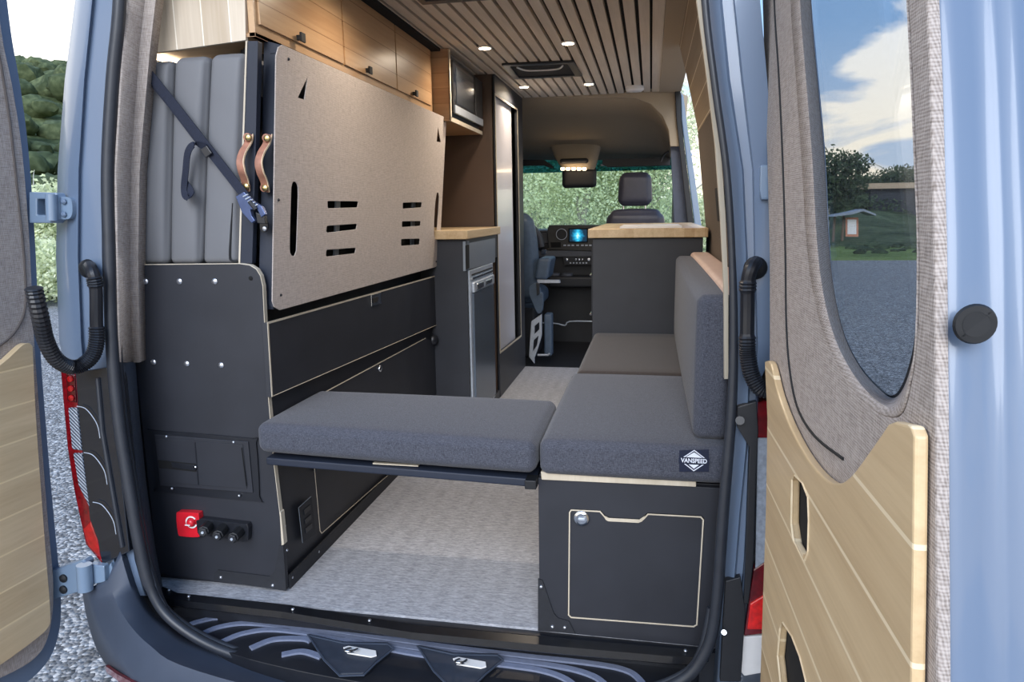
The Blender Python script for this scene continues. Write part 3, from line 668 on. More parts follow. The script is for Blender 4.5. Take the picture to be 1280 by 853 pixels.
# recessed hatch
h = thing('storage_hatch', 'black framed hatch with latch set into the cabinet end panel', 'hatch', tuple(S(255, 625, 1, .055)))
ho = cr([(190, 543), (194, 538), (315, 548), (321, 553), (325, 620), (320, 626), (203, 614), (197, 608)], 3, True)
def hp(pts, y, th): return plate([S(*p, 1, y) for p in pts], (0, -th, 0))
fin(hp(ho, .0585, .005), 'plastic', 'flange', h, bevel=.002)
fin(hp([(194, 543), (311, 552), (317, 616), (201, 607)], .0535, .004), 'black', 'frame', h, bevel=.002)
fin(hp([(196, 548), (304, 556), (309, 611), (203, 603)], .0495, .002), 'black', 'door', h, bevel=.001)
fin(hp([(243, 553), (244.5, 553), (249, 606), (247.5, 606)], .0475, .0012), 'plastic', 'step_line', h)
fin(hp([(198, 575), (245, 580), (246, 590), (199, 585)], .0475, .0015), 'dark', 'latch_groove', h)
fin(hp([(215, 578), (243, 581), (247, 585), (244, 588), (216, 584)], .046, .004), 'plastic', 'latch', h, bevel=.001)
fin(lathe(S(244, 584.5, 1, .043), (0, -1, 0), [(0, .005), (.002, .004), (.003, .001)], 12), 'chrome', 'latch_pin', h, smooth=True)
fin(tube([S(*p, 1, .0455) for p in ((302, 560), (308, 608))], .0012, 6), 'dark', 'hinge_line', h)
for p in ((208, 546), (292, 553), (215, 611), (299, 620)): screw(h, S(*p, 1, .049), (0, -1, 0), .0045)
# battery switch
b_ = thing('battery_switch', 'red battery switch with white ring on the cabinet end panel', 'switch', tuple(S(240, 665, 1, .05)))
sw = cr([(226, 640), (230, 637), (250, 638), (254, 641), (255, 664), (252, 668), (233, 667), (228, 663)], 3, True)
fin(hp(sw, .0595, .022), 'red', 'housing', b_, bevel=.003, seg=3)
cc = S(239.5, 653, 1, .036); fin(outline_strip([cc+Vector((.017*math.cos(a), 0, .017*math.sin(a))) for a in [2*PI*k/28 for k in range(3, 27)]], .0045, .0015, (0, -1, 0), closed=False), 'white', 'ring', b_)
fin(lathe(cc, (0, -1, 0), [(0, .013), (.008, .012), (.012, .009), (.013, .001)], 20), 'red', 'knob', b_, smooth=True)
fin(plate([cc+Vector(v) for v in ((-.012, -.013, -.002), (.004, -.013, -.002), (.004, -.013, -.005), (-.012, -.013, -.005))], (0, -.003, 0)), 'white', 'pointer', b_)
# power connectors
pc = thing('connector_block', 'black block with three stubby cable connectors beside the red switch', 'connector', tuple(S(285, 672, 1, .05)))
fin(hp([(250, 647), (257, 645), (314, 652), (315.5, 656), (315, 672), (309, 674), (252, 664)], .0595, .022), 'plastic', 'block', pc, bevel=.002)
for px_, py_, ex, ey in ((261, 657, -7, 8), (280, 660, -8, 10), (300, 664, -9, 9)):
    a = S(px_, py_, 1, .04); b2 = S(px_+ex, py_+ey, 1, -.015)
    cn = fin(cyl(a, b2, .0165, 8), 'rubber', 'connector', pc, bevel=.002); d_ = (b2-a).normalized()
    fin(cyl(b2-d_*.002, b2+d_*.008, .0125, 6), 'plastic', 'cap', cn, bevel=.001)
    fin(cyl(b2+d_*.007, b2+d_*.0105, .004, 8), 'steel', 'pin', cn)

# ---- folded bunks
def XB(z): return -.375+.042*(z-.86)/.71
def PB(px, py, d=0.): return SP(px, py, (1, 0, -.042/.71), -.375-.86*.042/.71+d)
bo = thing('folding_bunk', 'outer folded bunk faced with pale woven panel and cut slots', 'folding bunk', tuple(S(345, 390, 1, .1)))
pn = [(353, 56), (555, 146), (558, 150), (549, 328), (545, 334), (350, 388), (343, 384), (340.5, 377), (345, 70), (348, 59)]
sl_ = []
def sl4(a): return a
sl_.append(cr([(368, 227), (372, 231), (373, 245), (371, 305), (370, 316), (367, 320.5), (363, 316), (362.5, 300), (364, 243), (365, 231)], 2, True))
sl_.append(cr([(547, 241), (549, 246), (547, 280), (545, 297), (542.5, 292), (543.5, 262), (545.5, 244)], 2, True))
for a in ((409.5, 251.5, 448, 260.5), (408.5, 281, 446.5, 291), (408, 311, 445, 321)):
    x0_, y0_, x1_, y1_ = a; k = (308-.287*0)/1; sl_.append([(x0_+1, y0_), (x1_-1, y0_+.3), (x1_, y0_+1.5), (x1_-1, y1_-1.5), (x1_-3, y1_-1), (x0_+1, y1_), (x0_, y1_-2), (x0_, y0_+1.5)] if a[1] < 270 else [(x0_+1, y0_+1.5), (x1_-1, y0_-1), (x1_, y0_+.5), (x1_-1, y1_-4.5), (x1_-3, y1_-4), (x0_+1, y1_), (x0_-.5, y1_-2), (x0_, y0_+3)])
for a in ((503.5, 253.5, 527.5, 261), (502.5, 277, 526, 284), (501.5, 299, 525, 307.5)):
    x0_, y0_, x1_, y1_ = a; sl_.append([(x0_+.5, y0_), (x1_-.5, y0_-.5), (x1_, y0_+1), (x1_-.5, y1_-2), (x1_-2, y1_-1.5), (x0_+.5, y1_), (x0_, y1_-1.5), (x0_, y0_+1.5)])
sl_.append([(384.5, 97), (380.5, 125), (372.5, 122)])
sl_.append([(547.5, 158.5), (551, 178), (546, 177)])
fin(plate([PB(*p) for p in pn], (-.003, 0, 0), [[PB(*p) for p in s_] for s_ in sl_]), 'panelfab', 'fabric_panel', bo, bevel=.001, seg=1, label='pale beige woven panel')
# dark frame: end face towards the camera, body behind the panel
def yy(px, py): return S(px, py, 1, .10)
fr = [(328, 50), (349, 57), (341, 120), (337, 380), (336, 390), (323, 372), (326, 200)]
fr = [(330, 50), (350, 56), (341.5, 386), (338, 388), (322.5, 372), (326, 200)]
A_ = [S(*p, 1, .10) for p in fr]
fin(bx(XB(.9)-.062, XB(.9)-.05, .12, 1.66, .86, 1.57), 'dark', 'back_board', bo)
bm = bmesh.new(); plate([SP(*p, (0, 1, -.10), .004) for p in ((329.5, 50), (351, 56), (346.5, 200), (341, 386), (323, 372), (327, 200))], (0, .022, 0), (), bm)
fin(bm, 'bunk', 'end_rail', bo, bevel=.002, label='dark blue-grey end rail')
fin(plate([PB(350, 60, -.015), PB(556, 148, -.015), PB(556, 153, -.015), PB(350, 66, -.015)], (-.03, 0, 0)), 'bunk', 'top_rail', bo)
fin(plate([PB(341, 376, -.015), PB(549, 324, -.015), PB(549, 331, -.015), PB(342, 387, -.015)], (-.03, 0, 0)), 'bunk', 'bottom_rail', bo)
for xx in (424, 425):
    pass
for px0, px1 in ((419, 424), (514, 518)):
    fin(plate([PB(px0+2, 240, -.03), PB(px1+2, 240, -.03), PB(px1-1, 330, -.03), PB(px0-1, 330, -.03)], (-.006, 0, 0)), 'greypan', 'support_bar', bo)
for p in ((360.5, 74), (348, 250), (351, 369), (555, 152), (545, 327)): screw(bo, PB(*p, .0005), (1, 0, 0), .004, mat='rubber')
bi = thing('folding_bunk', 'inner folded bunk between the grey mattresses and the outer bunk', 'folding bunk', tuple(S(310, 390, 1, .1)))
fin(plate([S(*p, 1, .080) for p in ((309, 51), (322.5, 51), (319, 200), (315, 330), (300, 330), (304, 200))], (0, .022, 0)), 'bunk', 'end_rail', bi, bevel=.002)
fin(plate([S(*p, 1, .078) for p in ((307, 51), (309, 51), (304, 200), (300, 330), (298, 330), (302, 200))], (0, .022, 0)), 'ply', 'plywood_edge', bi, label='pale plywood edge')
fin(bx(-.455, -.44, .14, 1.66, .99, 1.57), 'dark', 'board', bi)
def handle(par, pts, rv, dy=0):
    P = cr([S(px_, py_, 1, y_+dy) for px_, py_, y_ in pts], 8)
    hd = fin(band(P, (1, 0, .1), .021, .004), 'leather', 'leather_handle', par, bevel=.001, smooth=True, label='tan leather handle')
    fin(band([p+Vector((.0105, 0, 0)) for p in P], (1, 0, .1), .0022, .0048), 'leatheredge', 'stitched_edge', hd)
    for p in rv: fin(lathe(S(*p, 1, .098+dy), (0, -1, 0), [(-.002, .0112), (.0075, .0112), (.0085, .0095)], 20), 'leather', 'tab', hd, smooth=True)
    for p in rv: fin(lathe(S(*p, 1, .088+dy), (0, -1, 0), [(-.002, .0085), (.004, .0085), (.006, .006), (.007, .002)], 18), 'brass', 'rivet', hd, smooth=True)
handle(bi, [(312, 168, .10), (310, 178, .095), (303, 190, .075), (300, 202, .062), (302, 214, .065), (306, 226, .085), (308, 239, .10)], ((310.5, 172), (308, 233)), -.026)
handle(bo, [(336, 168, .10), (333, 179, .095), (326, 191, .075), (323, 203, .062), (325, 215, .065), (330, 227, .085), (332.5, 240, .10)], ((334, 173), (331.5, 235)))
# ---- mattresses standing on the cabinet
def mattress(label, tl, tr_, bl, br, dark=0):
    a, b, c, d = S(*tl, 1, .08), S(*tr_, 1, .08), S(*bl, 1, .08), S(*br, 1, .08)
    w0 = (d.x-c.x); x0_ = c.x
    z0, z1 = .984, (a.z+b.z)/2
    def shear(q):
        t_ = (q.z-z0)/(z1-z0); u = (q.x-x0_)/w0
        lx = c.x+(a.x-c.x)*t_; rx = d.x+(b.x-d.x)*t_
        return Vector((lx+(rx-lx)*u, q.y, q.z))
    m = thing('mattress', label, 'mattress', ((x0_+w0/2), .8, z0), 'grey folding mattresses on edge')
    fin(rbox(x0_+.001, x0_+w0-.001, .08, 1.6, z0, z1, .022, (.004, .012, .004), n=8, shear=shear), 'matt', 'cushion', m, smooth=True)
    fin(tube([shear(Vector((x0_+w0-.022, .0795, z0+.03))), shear(Vector((x0_+w0-.022, .0775, (z0+z1)/2))), shear(Vector((x0_+w0-.022, .0795, z1-.03)))], .0010, 6), 'mattdk', 'piping', m)
    return m
mattress('leftmost of the three upright grey mattresses, beside the fabric trim', (168, 76), (214, 76), (150, 329), (208.5, 329))
mattress('middle of the three upright grey mattresses behind the strap', (215, 70), (260, 70), (209.5, 329), (249.5, 329))
mr = mattress('upright grey mattress nearest the bunk frame, beside the leather handles', (261, 66), (305, 66), (250.5, 329), (298, 329))
fin(tube(cr([S(291, 254, 1, .075), S(289, 290, 1, .075), S(287.5, 320, 1, .075), S(290, 326, 1, .075), S(297, 327, 1, .075)], 5), .0035, 6), 'mattdk', 'zip', mr, label='dark zip')
# ---- ratchet strap
rs = thing('ratchet_strap', 'navy webbing strap with ratchet buckle stretched across the mattresses', 'strap', tuple(S(300, 250, 1, .06)))
fin(band([S(176, 78, 1, .05), S(186, 92, 1, .048), S(215, 128, 1, .046), S(262, 188, 1, .046), S(305, 243, 1, .05), S(316, 258, 1, .055)], (.75, 0, .65), .026, .003), 'strap', 'webbing', rs)
fin(band([S(184, 96, 1, .052), S(215, 134, 1, .052), S(250, 180, 1, .05)], (.75, 0, .65), .016, .002), 'strap', 'webbing_tail', rs)
fin(band(cr([S(258, 184, 1, .042), S(244, 180, 1, .035), S(235, 190, 1, .034), S(232, 215, 1, .04), S(230, 238, 1, .045), S(234, 247, 1, .03), S(239, 240, 1, .045), S(232, 229, 1, .05)], 6), (.95, 0, .1), .018, .0025), 'strap', 'loose_loop', rs)
fin(plate([S(*p, 1, .042) for p in ((252, 187), (260, 182), (267, 192), (259, 198))], (0, -.008, 0)), 'plastic', 'cam_buckle', rs, bevel=.002)
rb = fin(plate([S(*p, 1, .045) for p in ((298, 246), (308, 240), (320, 252), (330, 258), (335, 268), (330, 272), (325, 262), (316, 262), (318, 270), (322, 276), (318, 279), (306, 266))], (0, -.014, 0)), flat('ratchet_blue_steel', '46557c', .3, .5), 'ratchet', rs, bevel=.0015, label='blue steel ratchet')
fin(cyl(S(312, 252, 1, .028), S(320, 262, 1, .028), .006, 10), 'plastic', 'spool', rb)
for k in range(5): fin(cyl(S(304+k*3, 246+k*3.2, 1, .029), S(310+k*3, 243+k*3.2, 1, .029), .002, 6), 'steel', 'tooth', rb)
fin(plate([S(*p, 1, .05) for p in ((323, 265), (334, 270), (335, 280), (325, 279)) ], (0, -.016, 0)), 'plastic', 'pawl', rs, bevel=.002)
o = fin(plate([S(*p, 1, .09) for p in cr([(327, 276), (335, 276), (336, 286), (331, 291), (326, 286)], 2, True)], (0, -.006, 0)), 'plastic', 'anchor', rs, bevel=.001)
fin(lathe(S(331, 286, 1, .083), (0, -1, 0), [(0, .007), (.003, .006), (.004, .002)], 14), 'screw', 'bolt', o, smooth=True)

# ---- overhead cabinets
oc = thing('overhead_cabinet', 'long birch overhead cabinet above the folded bunks with black knobs', 'cabinet', (-.6, .9, 1.6))
XC = -.385
def Cb(px, py, d=0.): return S(px, py, 0, XC+d)
zb = Cb(420, 82).z
fin(bx(-.80, XC-.018, .11, 1.69, 1.60, 1.86), 'birch', 'body', oc)
fin(bx(XC-.018, XC, .10, 1.69, 1.592, 1.885), 'birch', 'front_frame', oc, bevel=.001)
fin(bx(-.80, XC, .10, 1.69, 1.592, 1.602), 'birchx', 'bottom', oc)
ef = [S(*p, 1, .095) for p in ((180, 68), (307, 50), (305, -60), (180, -60))]
fin(plate(ef, (0, .012, 0)), 'birchpale', 'end_panel', oc, label='pale vertical-board end panel')
yk = [Cb(314, 31).y+.03, .66, 1.18, 1.66]
for i in range(3):
    y0_, y1_ = yk[i]+.006, yk[i+1]-.006
    dd = fin(bx(XC, XC+.007, y0_, y1_, 1.626, 1.878), 'birch', 'door', oc, bevel=.001)
    kp = ((377, 47), (462, 88), (520, 117))[i]; k0 = S(*kp, 0, XC+.02)
    kn = fin(bx(XC+.007, XC+.020, k0.y-.007, k0.y+.007, k0.z-.007, k0.z+.007), 'rubber', 'knob', dd, bevel=.001, label='square black knob')
    fin(bx(XC+.020, XC+.027, k0.y-.013, k0.y+.013, k0.z-.013, k0.z+.013), 'rubber', 'knob_face', kn, bevel=.001)
struct(fin(bx(XC-.02, XC+.045, .03, 1.70, 1.880, 1.912), 'dark', 'gap_shade'), 'black gap between overhead cabinet and ceiling')  # dark bar stands in for the shade in this gap
# warm strip light under the cabinet
o = fin(bx(-.80, -.76, .16, 1.2, 1.584, 1.590), 'ledlamp', 'strip_light'); tag(o, 'warm strip light glowing under the overhead cabinet above the mattresses', 'light')
# ---- microwave cabinet and microwave
mc = thing('microwave_cabinet', 'birch box shelf holding the microwave beside the tall dark closet', 'cabinet', (-.6, 2.0, 1.57))
y0_, y1_ = 1.70, 2.36; xm = -.300
fin(bx(-.80, xm, y0_, y0_+.016, 1.575, 1.890), 'birchx', 'side_panel', mc, bevel=.001)
fin(bx(xm-.004, xm+.003, y0_, y0_+.016, 1.572, 1.888), 'ply', 'edge_band', mc)
fin(bx(-.80, xm, y0_, y1_, 1.560, 1.576), 'birchx', 'shelf', mc, bevel=.001)
fin(bx(xm-.004, xm+.003, y0_, y1_, 1.558, 1.578), 'ply', 'shelf_edge', mc)
mw = thing('microwave', 'black microwave with glass door in the birch overhead box', 'microwave', (-.5, 2.0, 1.58))
fin(bx(-.75, xm-.01, y0_+.03, y1_-.02, 1.578, 1.85), 'plastic', 'body', mw, bevel=.003)
fin(bx(xm-.012, xm+.012, y0_+.03, y0_+.47, 1.60, 1.845), 'lamphouse', 'door', mw, bevel=.003)
d_ = fin(bx(xm+.010, xm+.014, y0_+.08, y0_+.42, 1.65, 1.82), flat('microwave_glass', '5a6068', .12, .6), 'window', mw, label='grey mirrored glass')
fin(bx(xm-.012, xm+.012, y0_+.48, y1_-.02, 1.60, 1.845), 'plastic', 'control_panel', mw, bevel=.003)
fin(bx(xm+.010, xm+.016, y0_+.04, y1_-.03, 1.602, 1.638), 'steel', 'trim_bar', mw)
# ---- fridge unit
fc = thing('fridge_cabinet', 'black kitchen unit housing the tall narrow fridge', 'cabinet', (-.5, 2.0, 0))
XG = -.218
fin(bx(-.88, XG-.004, 1.635, 1.653, 0, .992), 'black', 'side_panel', fc, bevel=.001)
fin(bx(-.88, -.60, 1.653, 2.375, 0, .992), 'black', 'carcass', fc)
fin(bx(-.60, XG-.01, 1.653, 2.375, .86, .992), 'black', 'top_box', fc)
fin(bx(-.60, XG-.01, 1.653, 2.375, 0, .05), 'black', 'plinth', fc)
fin(plate([S(*p, 0, XG) for p in ((586.5, 304), (619, 297.5), (619, 328), (586.5, 337))], (-.012, 0, 0)), 'greypan', 'fascia', fc, bevel=.001, label='grey upper fascia')
fin(plate([S(*p, 0, XG-.004) for p in ((581.5, 302), (586.5, 301), (586.5, 338), (582, 339))], (-.012, 0, 0)), 'greypan', 'stile', fc)
fin(plate([S(*p, 0, XG+.001) for p in ((583, 307), (586.5, 306), (586.8, 335), (583.3, 337))], (-.012, 0, 0)), 'dark', 'finger_gap', fc)
ct = fin(plate([(-.89, 1.60, .994), (-.205, 1.60, .994), (-.205, 2.374, .994), (-.89, 2.374, .994)], (0, 0, .044)), 'butcher', 'countertop', bevel=.004)
tag(ct, 'butcher block countertop on the kitchen unit above the fridge', 'countertop')
fg = thing('fridge', 'slim steel fridge built into the black kitchen unit', 'fridge', (-.4, 2.0, .05))
yf0, yf1 = 1.668, 2.20
fin(bx(-.59, XG-.012, yf0, yf1+.05, .055, .84), 'plastic', 'body', fg)
fin(bx(XG-.012, XG+.002, yf0, yf1, .055, .838), 'steel', 'frame', fg, bevel=.002)
o = fin(bx(XG+.002, XG+.012, yf0+.035, yf1-.03, .075, .72), 'fridge', 'door', fg, bevel=.002, label='dark steel door')
fin(bx(XG+.002, XG+.016, yf0+.035, yf1-.03, .724, .775), 'steel', 'handle_rail', fg, bevel=.004)
fin(bx(XG+.014, XG+.022, yf0+.08, yf0+.22, .735, .765), 'chrome', 'latch', fg, bevel=.004)
fin(bx(XG+.014, XG+.022, yf0+.27, yf0+.42, .738, .762), 'chrome', 'latch', fg, bevel=.004)
fin(bx(XG+.002, XG+.008, yf0+.035, yf1-.03, .79, .80), 'chrome', 'vent_slot', fg); fin(bx(XG+.002, XG+.006, yf0+.035, yf1-.03, .81, .816), 'dark', 'vent_slot', fg)
# ---- closet
cl = thing('closet', 'tall dark closet with white sliding panel behind the fridge unit', 'closet', (-.55, 2.8, 0))
XK = -.226
fin(bx(-.72, XK-.01, 2.385, 2.40, 0, 1.892), 'brown', 'side_panel', cl, bevel=.001, label='bronze-brown side panel')
def K(px, py, d=0.): return S(px, py, 0, XK+d)
op = [K(*p) for p in ((618.5, 118), (646.5, 137), (651.5, 420), (625.2, 441))]
fa = [Vector((XK, 2.385, 0)), Vector((XK, 3.28, 0)), Vector((XK, 3.28, 1.892)), Vector((XK, 2.385, 1.892))]
fin(plate(fa, (-.018, 0, 0), [op]), 'black', 'front_panel', cl, bevel=.001)
fin(outline_strip([K(*p, .0005) for p in ((618.5, 118), (646.5, 137), (651.5, 420), (625.2, 441))], .012, .002, (1, 0, 0)), 'ply', 'opening_edge', cl, label='pale plywood edge')
fin(plate([K(*p, -.022) for p in ((617, 112), (638.5, 126), (644, 424), (623, 445))], (-.012, 0, 0)), 'mirror', 'sliding_panel', cl, label='glossy white panel')
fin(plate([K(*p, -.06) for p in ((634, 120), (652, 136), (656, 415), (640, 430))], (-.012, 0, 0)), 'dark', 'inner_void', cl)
fin(bx(-.72, XK-.03, 3.262, 3.28, 0, 1.892), 'black', 'far_side', cl)

# ================================================================== RIGHT SIDE FURNITURE
bn = thing('bench_box', 'black storage bench with lockable door below the grey seat cushions', 'bench', (.6, .8, 0))
def BF(px, py, d=0.): return S(px, py, 1, -.01+d)
fo = [(674.3, 600), (903, 606), (903, 620), (884, 803), (673.5, 790)]
dro = cr([(711, 640), (713, 636.5), (750, 639)], 3)[:-1]+[(751, 639), (757, 645), (762, 647), (797, 649), (802, 648), (809, 641)]+cr([(811, 641), (876, 645), (880.5, 648)], 3)[1:]+cr([(880.5, 650), (873, 780), (870, 785), (866, 784.8)], 3)+cr([(866, 784.8), (713, 773), (709.5, 769)], 3)
door_out = [(711, 640), (713, 636.5), (751, 638.5), (757, 645), (762, 647), (797, 649), (802, 648), (809, 641.5), (877, 645), (880.5, 649), (872, 782), (868, 785), (713, 773.5), (709.5, 770)]
yb = -.01
pf = [Vector((S(673.8, 700, 1, yb).x, yb, .0)), Vector((.845, yb, .0)), Vector((.862, yb, .437)), Vector((S(673.8, 700, 1, yb).x, yb, .437))]
XL = pf[0].x
fin(plate(pf, (0, .018, 0), [[BF(*p) for p in door_out]]), 'black', 'front_panel', bn, bevel=.0006)
dz = [BF(*p) for p in door_out]; c_ = sum(dz, Vector())/len(dz)
dnotch = [(712, 641), (714, 637.8), (750, 639.6), (756, 646.5), (761, 649), (798, 651), (804, 649.5), (810, 643), (876, 646.5), (879, 650), (871, 781), (867, 783.5), (714, 772), (710.8, 769)]
d_ = fin(plate([BF(*p, .001) for p in dnotch], (0, .018, 0)), 'black', 'door', bn, bevel=.0006)
fin(outline_strip([BF(*p, -.0003) for p in dnotch], .0034, .0012, (0, -1, 0)), 'ply', 'plywood_edge', d_, label='pale door edge')
fin(pl([(755, 639.5), (804, 642), (800, 648), (762, 647)], 1, .012, (0, .02, 0)), 'dark', 'grip_hole', d_)
fin(pl([(754, 644.5), (761, 648), (799, 650), (806, 645.5), (803, 652), (798, 654), (760, 652), (757, 650)], 1, -.0112, (0, .002, 0)), 'ply', 'grip_edge', d_)
lk = fin(lathe(BF(727, 648), (0, -1, 0), [(-.002, .021), (.003, .021), (.005, .019), (.006, .014), (.0045, .013), (.0048, .001)], 30), 'chrome', 'lock', d_, smooth=True, label='round chrome lock')
fin(rbox(-.009, .009, -.004, .0, -.0035, .0035, .002, n=2, shear=lambda q: q+BF(727, 649, -.006)), 'steel', 'lock_tab', lk, smooth=True)
fin(bx(XL, XL+.018, .008, 1.6, 0, .437), 'black', 'side_panel', bn, bevel=.001)
fin(bx(XL, .862, .008, 1.6, .425, .44), 'black', 'top_panel', bn)
fin(pl([(676, 590), (677, 600), (870, 609), (870, 600.5)], 1, -.016, (0, .02, 0)), 'ply', 'support_batten', bn, bevel=.001, label='pale plywood batten')
fin(pl([(672.5, 724), (678, 726), (682, 738), (692, 767), (697, 773), (711, 777), (719, 792.5), (672.5, 789)], 1, -.014, (0, .004, 0)), 'black2', 'corner_bracket', bn)
for p in ((676.5, 734), (690.5, 784), (706, 785)): screw(bn, S(*p, 1, -.015), (0, -1, 0), .005)
# seat cushions
def cush(name, label, x0_, x1_, y0_, y1_, z0, z1, r_, mat, puff=(.003, .003, .006), shear=None, grp=None):
    m = thing(name, label, 'cushion', ((x0_+x1_)/2, (y0_+y1_)/2, z0), grp)
    fin(rbox(x0_, x1_, y0_, y1_, z0, z1, r_, puff, n=16, shear=shear), mat, 'cover', m, smooth=True); return m
c1 = cush('seat_cushion', 'dark grey seat cushion with sewn logo patch, nearest the rear door', .392, .866, -.035, .745, .4545, .548, .022, 'tweed')
c2 = cush('seat_cushion', 'brownish grey seat cushion at the far end against the galley cabinet', .405, .866, .75, 1.60, .441, .55, .022, 'tweed2')
cbk = cush('backrest_cushion', 'long dark grey backrest cushion standing against the right wall', .775, .862, .02, 1.55, .549, .915, .022, 'tweed', (.008, .003, .004))
# logo patch
pt = fin(pl([(849, 563), (886, 562), (886, 590), (849, 590)], 1, -.0385, (0, -.0015, 0)), 'navy', 'logo_patch', c1, bevel=.0005, label='navy patch with white diamond logo')
cL = S(867.5, 576, 1, -.0405)
def at2(u, v): return cL+Vector((u, 0, v))
W, Hh = .034, .026
fin(outline_strip([at2(0, Hh), at2(W, 0), at2(0, -Hh), at2(-W, 0)], .0022, .0006, (0, -1, 0)), 'stitch', 'diamond_outline', pt)
bm = plate([at2(0, .021), at2(.020, .0075), at2(-.020, .0075)], (0, -.0005, 0)); plate([at2(0, -.021), at2(.012, -.0105), at2(-.012, -.0105)], (0, -.0005, 0), (), bm); fin(bm, 'stitch', 'emblem_mountains', pt)
cu = bpy.data.curves.new('lettering', 'FONT'); cu.body = 'VANSPEED'; cu.size = .0150; cu.align_x = 'CENTER'; cu.align_y = 'CENTER'; cu.extrude = .0004; cu.offset = .0004
cu.materials.append(M['stitch']); to = bpy.data.objects.new('lettering', cu); C.objects.link(to); to.parent = pt
to.location = at2(0, -.0008)+Vector((0, -.0012, 0))-c1.location; to.rotation_euler = (PI/2, 0, 0); to.scale = (.86, 1.0, 1)
bpy.context.view_layer.update(); _m = bpy.data.meshes.new_from_object(to); _l = Vector(to.location); bpy.data.objects.remove(to); to = bpy.data.objects.new('lettering', _m); C.objects.link(to); to.parent = pt; to.location = _l; to.rotation_euler = (PI/2, 0, 0); to.scale = (.86, 1.0, 1)
bm = plate([at2(-.036, .0078), at2(.036, .0078), at2(.036, -.0092), at2(-.036, -.0092)], (0, -.0009, 0)); fin(bm, 'navy', 'lettering_band', pt)
# bridge seat between cabinet and bench
bs = thing('bridge_board', 'dark board bridging the bed cabinet and the bench under a cushion', 'board', (0, .2, .43))
ZB = .435
bf = [S(331, 573, 2, ZB+.012), S(676, 598, 2, ZB+.012)]
def shb(q):
    t_ = (q.x+.39)/.78; return Vector((q.x, q.y+(-.035*t_ if q.y < .2 else 0), q.z-.006*t_))
fin(rbox(-.398, .380, .005, .40, .424, .446, .004, n=4, shear=shb), 'bunk', 'board', bs, smooth=True)
fin(bx(.355, .385, -.045, .0, .418, .442), 'rubber', 'end_stop', bs, bevel=.002)
fin(bx(-.075, .055, .0, .012, .446, .449), 'ply', 'pale_edge', bs)
cush('seat_cushion', 'wide dark grey cushion on the bridge board between cabinet and bench', -.415, .383, -.01, .385, .463, .548, .024, 'tweed', shear=shb)

# galley cabinet on the right
gc = thing('galley_cabinet', 'black galley cabinet standing at the far end of the bench', 'cabinet', (.6, 2.2, 0))
fin(bx(.395, .895, 1.61, 2.95, 0, .993), 'black', 'body', gc, bevel=.002)
fin(bx(.388, .395, 1.64, 2.25, .62, .97), 'black2', 'door', gc, bevel=.001); fin(bx(.388, .395, 2.27, 2.93, .62, .97), 'black2', 'door', gc, bevel=.001)
for y_, z_ in ((1.9, .80), (1.9, .60), (2.6, .95), (2.6, .87)): fin(tube([(.388, y_-.06, z_), (.366, y_-.05, z_), (.366, y_+.05, z_), (.388, y_+.06, z_)], .005, 8), 'chrome', 'pull', gc, label='chrome pull')
gt = fin(plate([(.375, 1.585, .995), (.915, 1.585, .995), (.915, 2.97, .995), (.375, 2.97, .995)], (0, 0, .042)), 'butcher', 'countertop', bevel=.004)
tag(gt, 'light butcher block countertop on the black galley cabinet', 'countertop')
fin(plate([(.52, 1.60, 1.038), (.80, 1.60, 1.038), (.80, 2.1, 1.038), (.52, 2.1, 1.038)], (0, 0, .008)), 'white', 'sink_cover').parent = None
tag(bpy.data.objects['sink_cover'], 'thin white cover lying on the galley countertop', 'cover')

# ================================================================== CAB
def Q(px, py, y, dx=0, dy=0, dz=0): return S(px, py, 1, y)+Vector((dx, dy, dz))
bm = pl([(560, 112), (640, 117), (846, 114), (860, 120), (858, 150), (852, 183), (838, 183), (836, 163), (828, 145), (813, 130), (795, 123), (770, 121.5), (640, 121.5), (560, 121.5)], 1, 3.30, (0, .03, 0))
hl = struct(fin(bm, 'headliner', 'ceiling_front_arch', bevel=.004), 'padded arch of the cab headliner')
i0 = [(560, 121), (640, 121), (700, 121), (770, 121), (795, 123), (813, 130), (828, 145), (836, 163), (838, 184)]
e0 = [(560, 200), (640, 200), (700, 200), (770, 200), (795, 200), (813, 200), (825, 201), (833, 202), (838, 203)]
La = [Q(*p, 3.32) for p in i0]; Ld = [Q(*p, 4.62) for p in e0]
Lb = [a.lerp(d, .35)+Vector((0, .0, .05)) for a, d in zip(La, Ld)]; Lc = [a.lerp(d, .75)+Vector((0, 0, .03)) for a, d in zip(La, Ld)]
fin(loft([La, Lb, Lc, Ld]), 'headdark', 'headliner_shell', hl, smooth=True, solid=.004)
struct(fin(bx(-.76, .76, 3.30, 5.0, 1.93, 1.97), 'headdark', 'ceiling_front'))
struct(fin(bx(.84, .895, 4.42, 4.75, -.2, 1.80), 'dashdk', 'pillar_front'), 'dark windscreen pillar')
struct(fin(plate([Q(*p, 3.36) for p in ((838, 182), (850, 182), (858, 225), (867, 287), (866, 330), (843, 330), (843, 285))], (0, .03, 0)), flat('pillar_trim', '3f4657', .5), 'pillar_b', bevel=.004), 'dark blue-grey trimmed pillar beside the passenger seat')
o = struct(fin(plate([Q(*p, 3.26) for p in ((847, 78), (855, 89), (850.5, 112), (851.5, 150), (857.5, 200), (868, 284), (867, 330), (858, 330), (860, 284), (851, 200), (845.5, 150), (843.5, 110))], (0, .03, 0)), 'rubber', 'trim_door_seal', bevel=.004), 'dark seal of the open sliding door')
struct(fin(plate([Q(*p, 3.27) for p in ((851, 114), (854.5, 121), (860, 165), (868.5, 220), (877, 284), (877, 330), (867.5, 330), (868.5, 284), (858, 200), (852, 150))], (0, .04, 0)), 'paint_lit', 'trim_door_frame', bevel=.006), 'sliding door opening frame in body paint lightened as if lit')
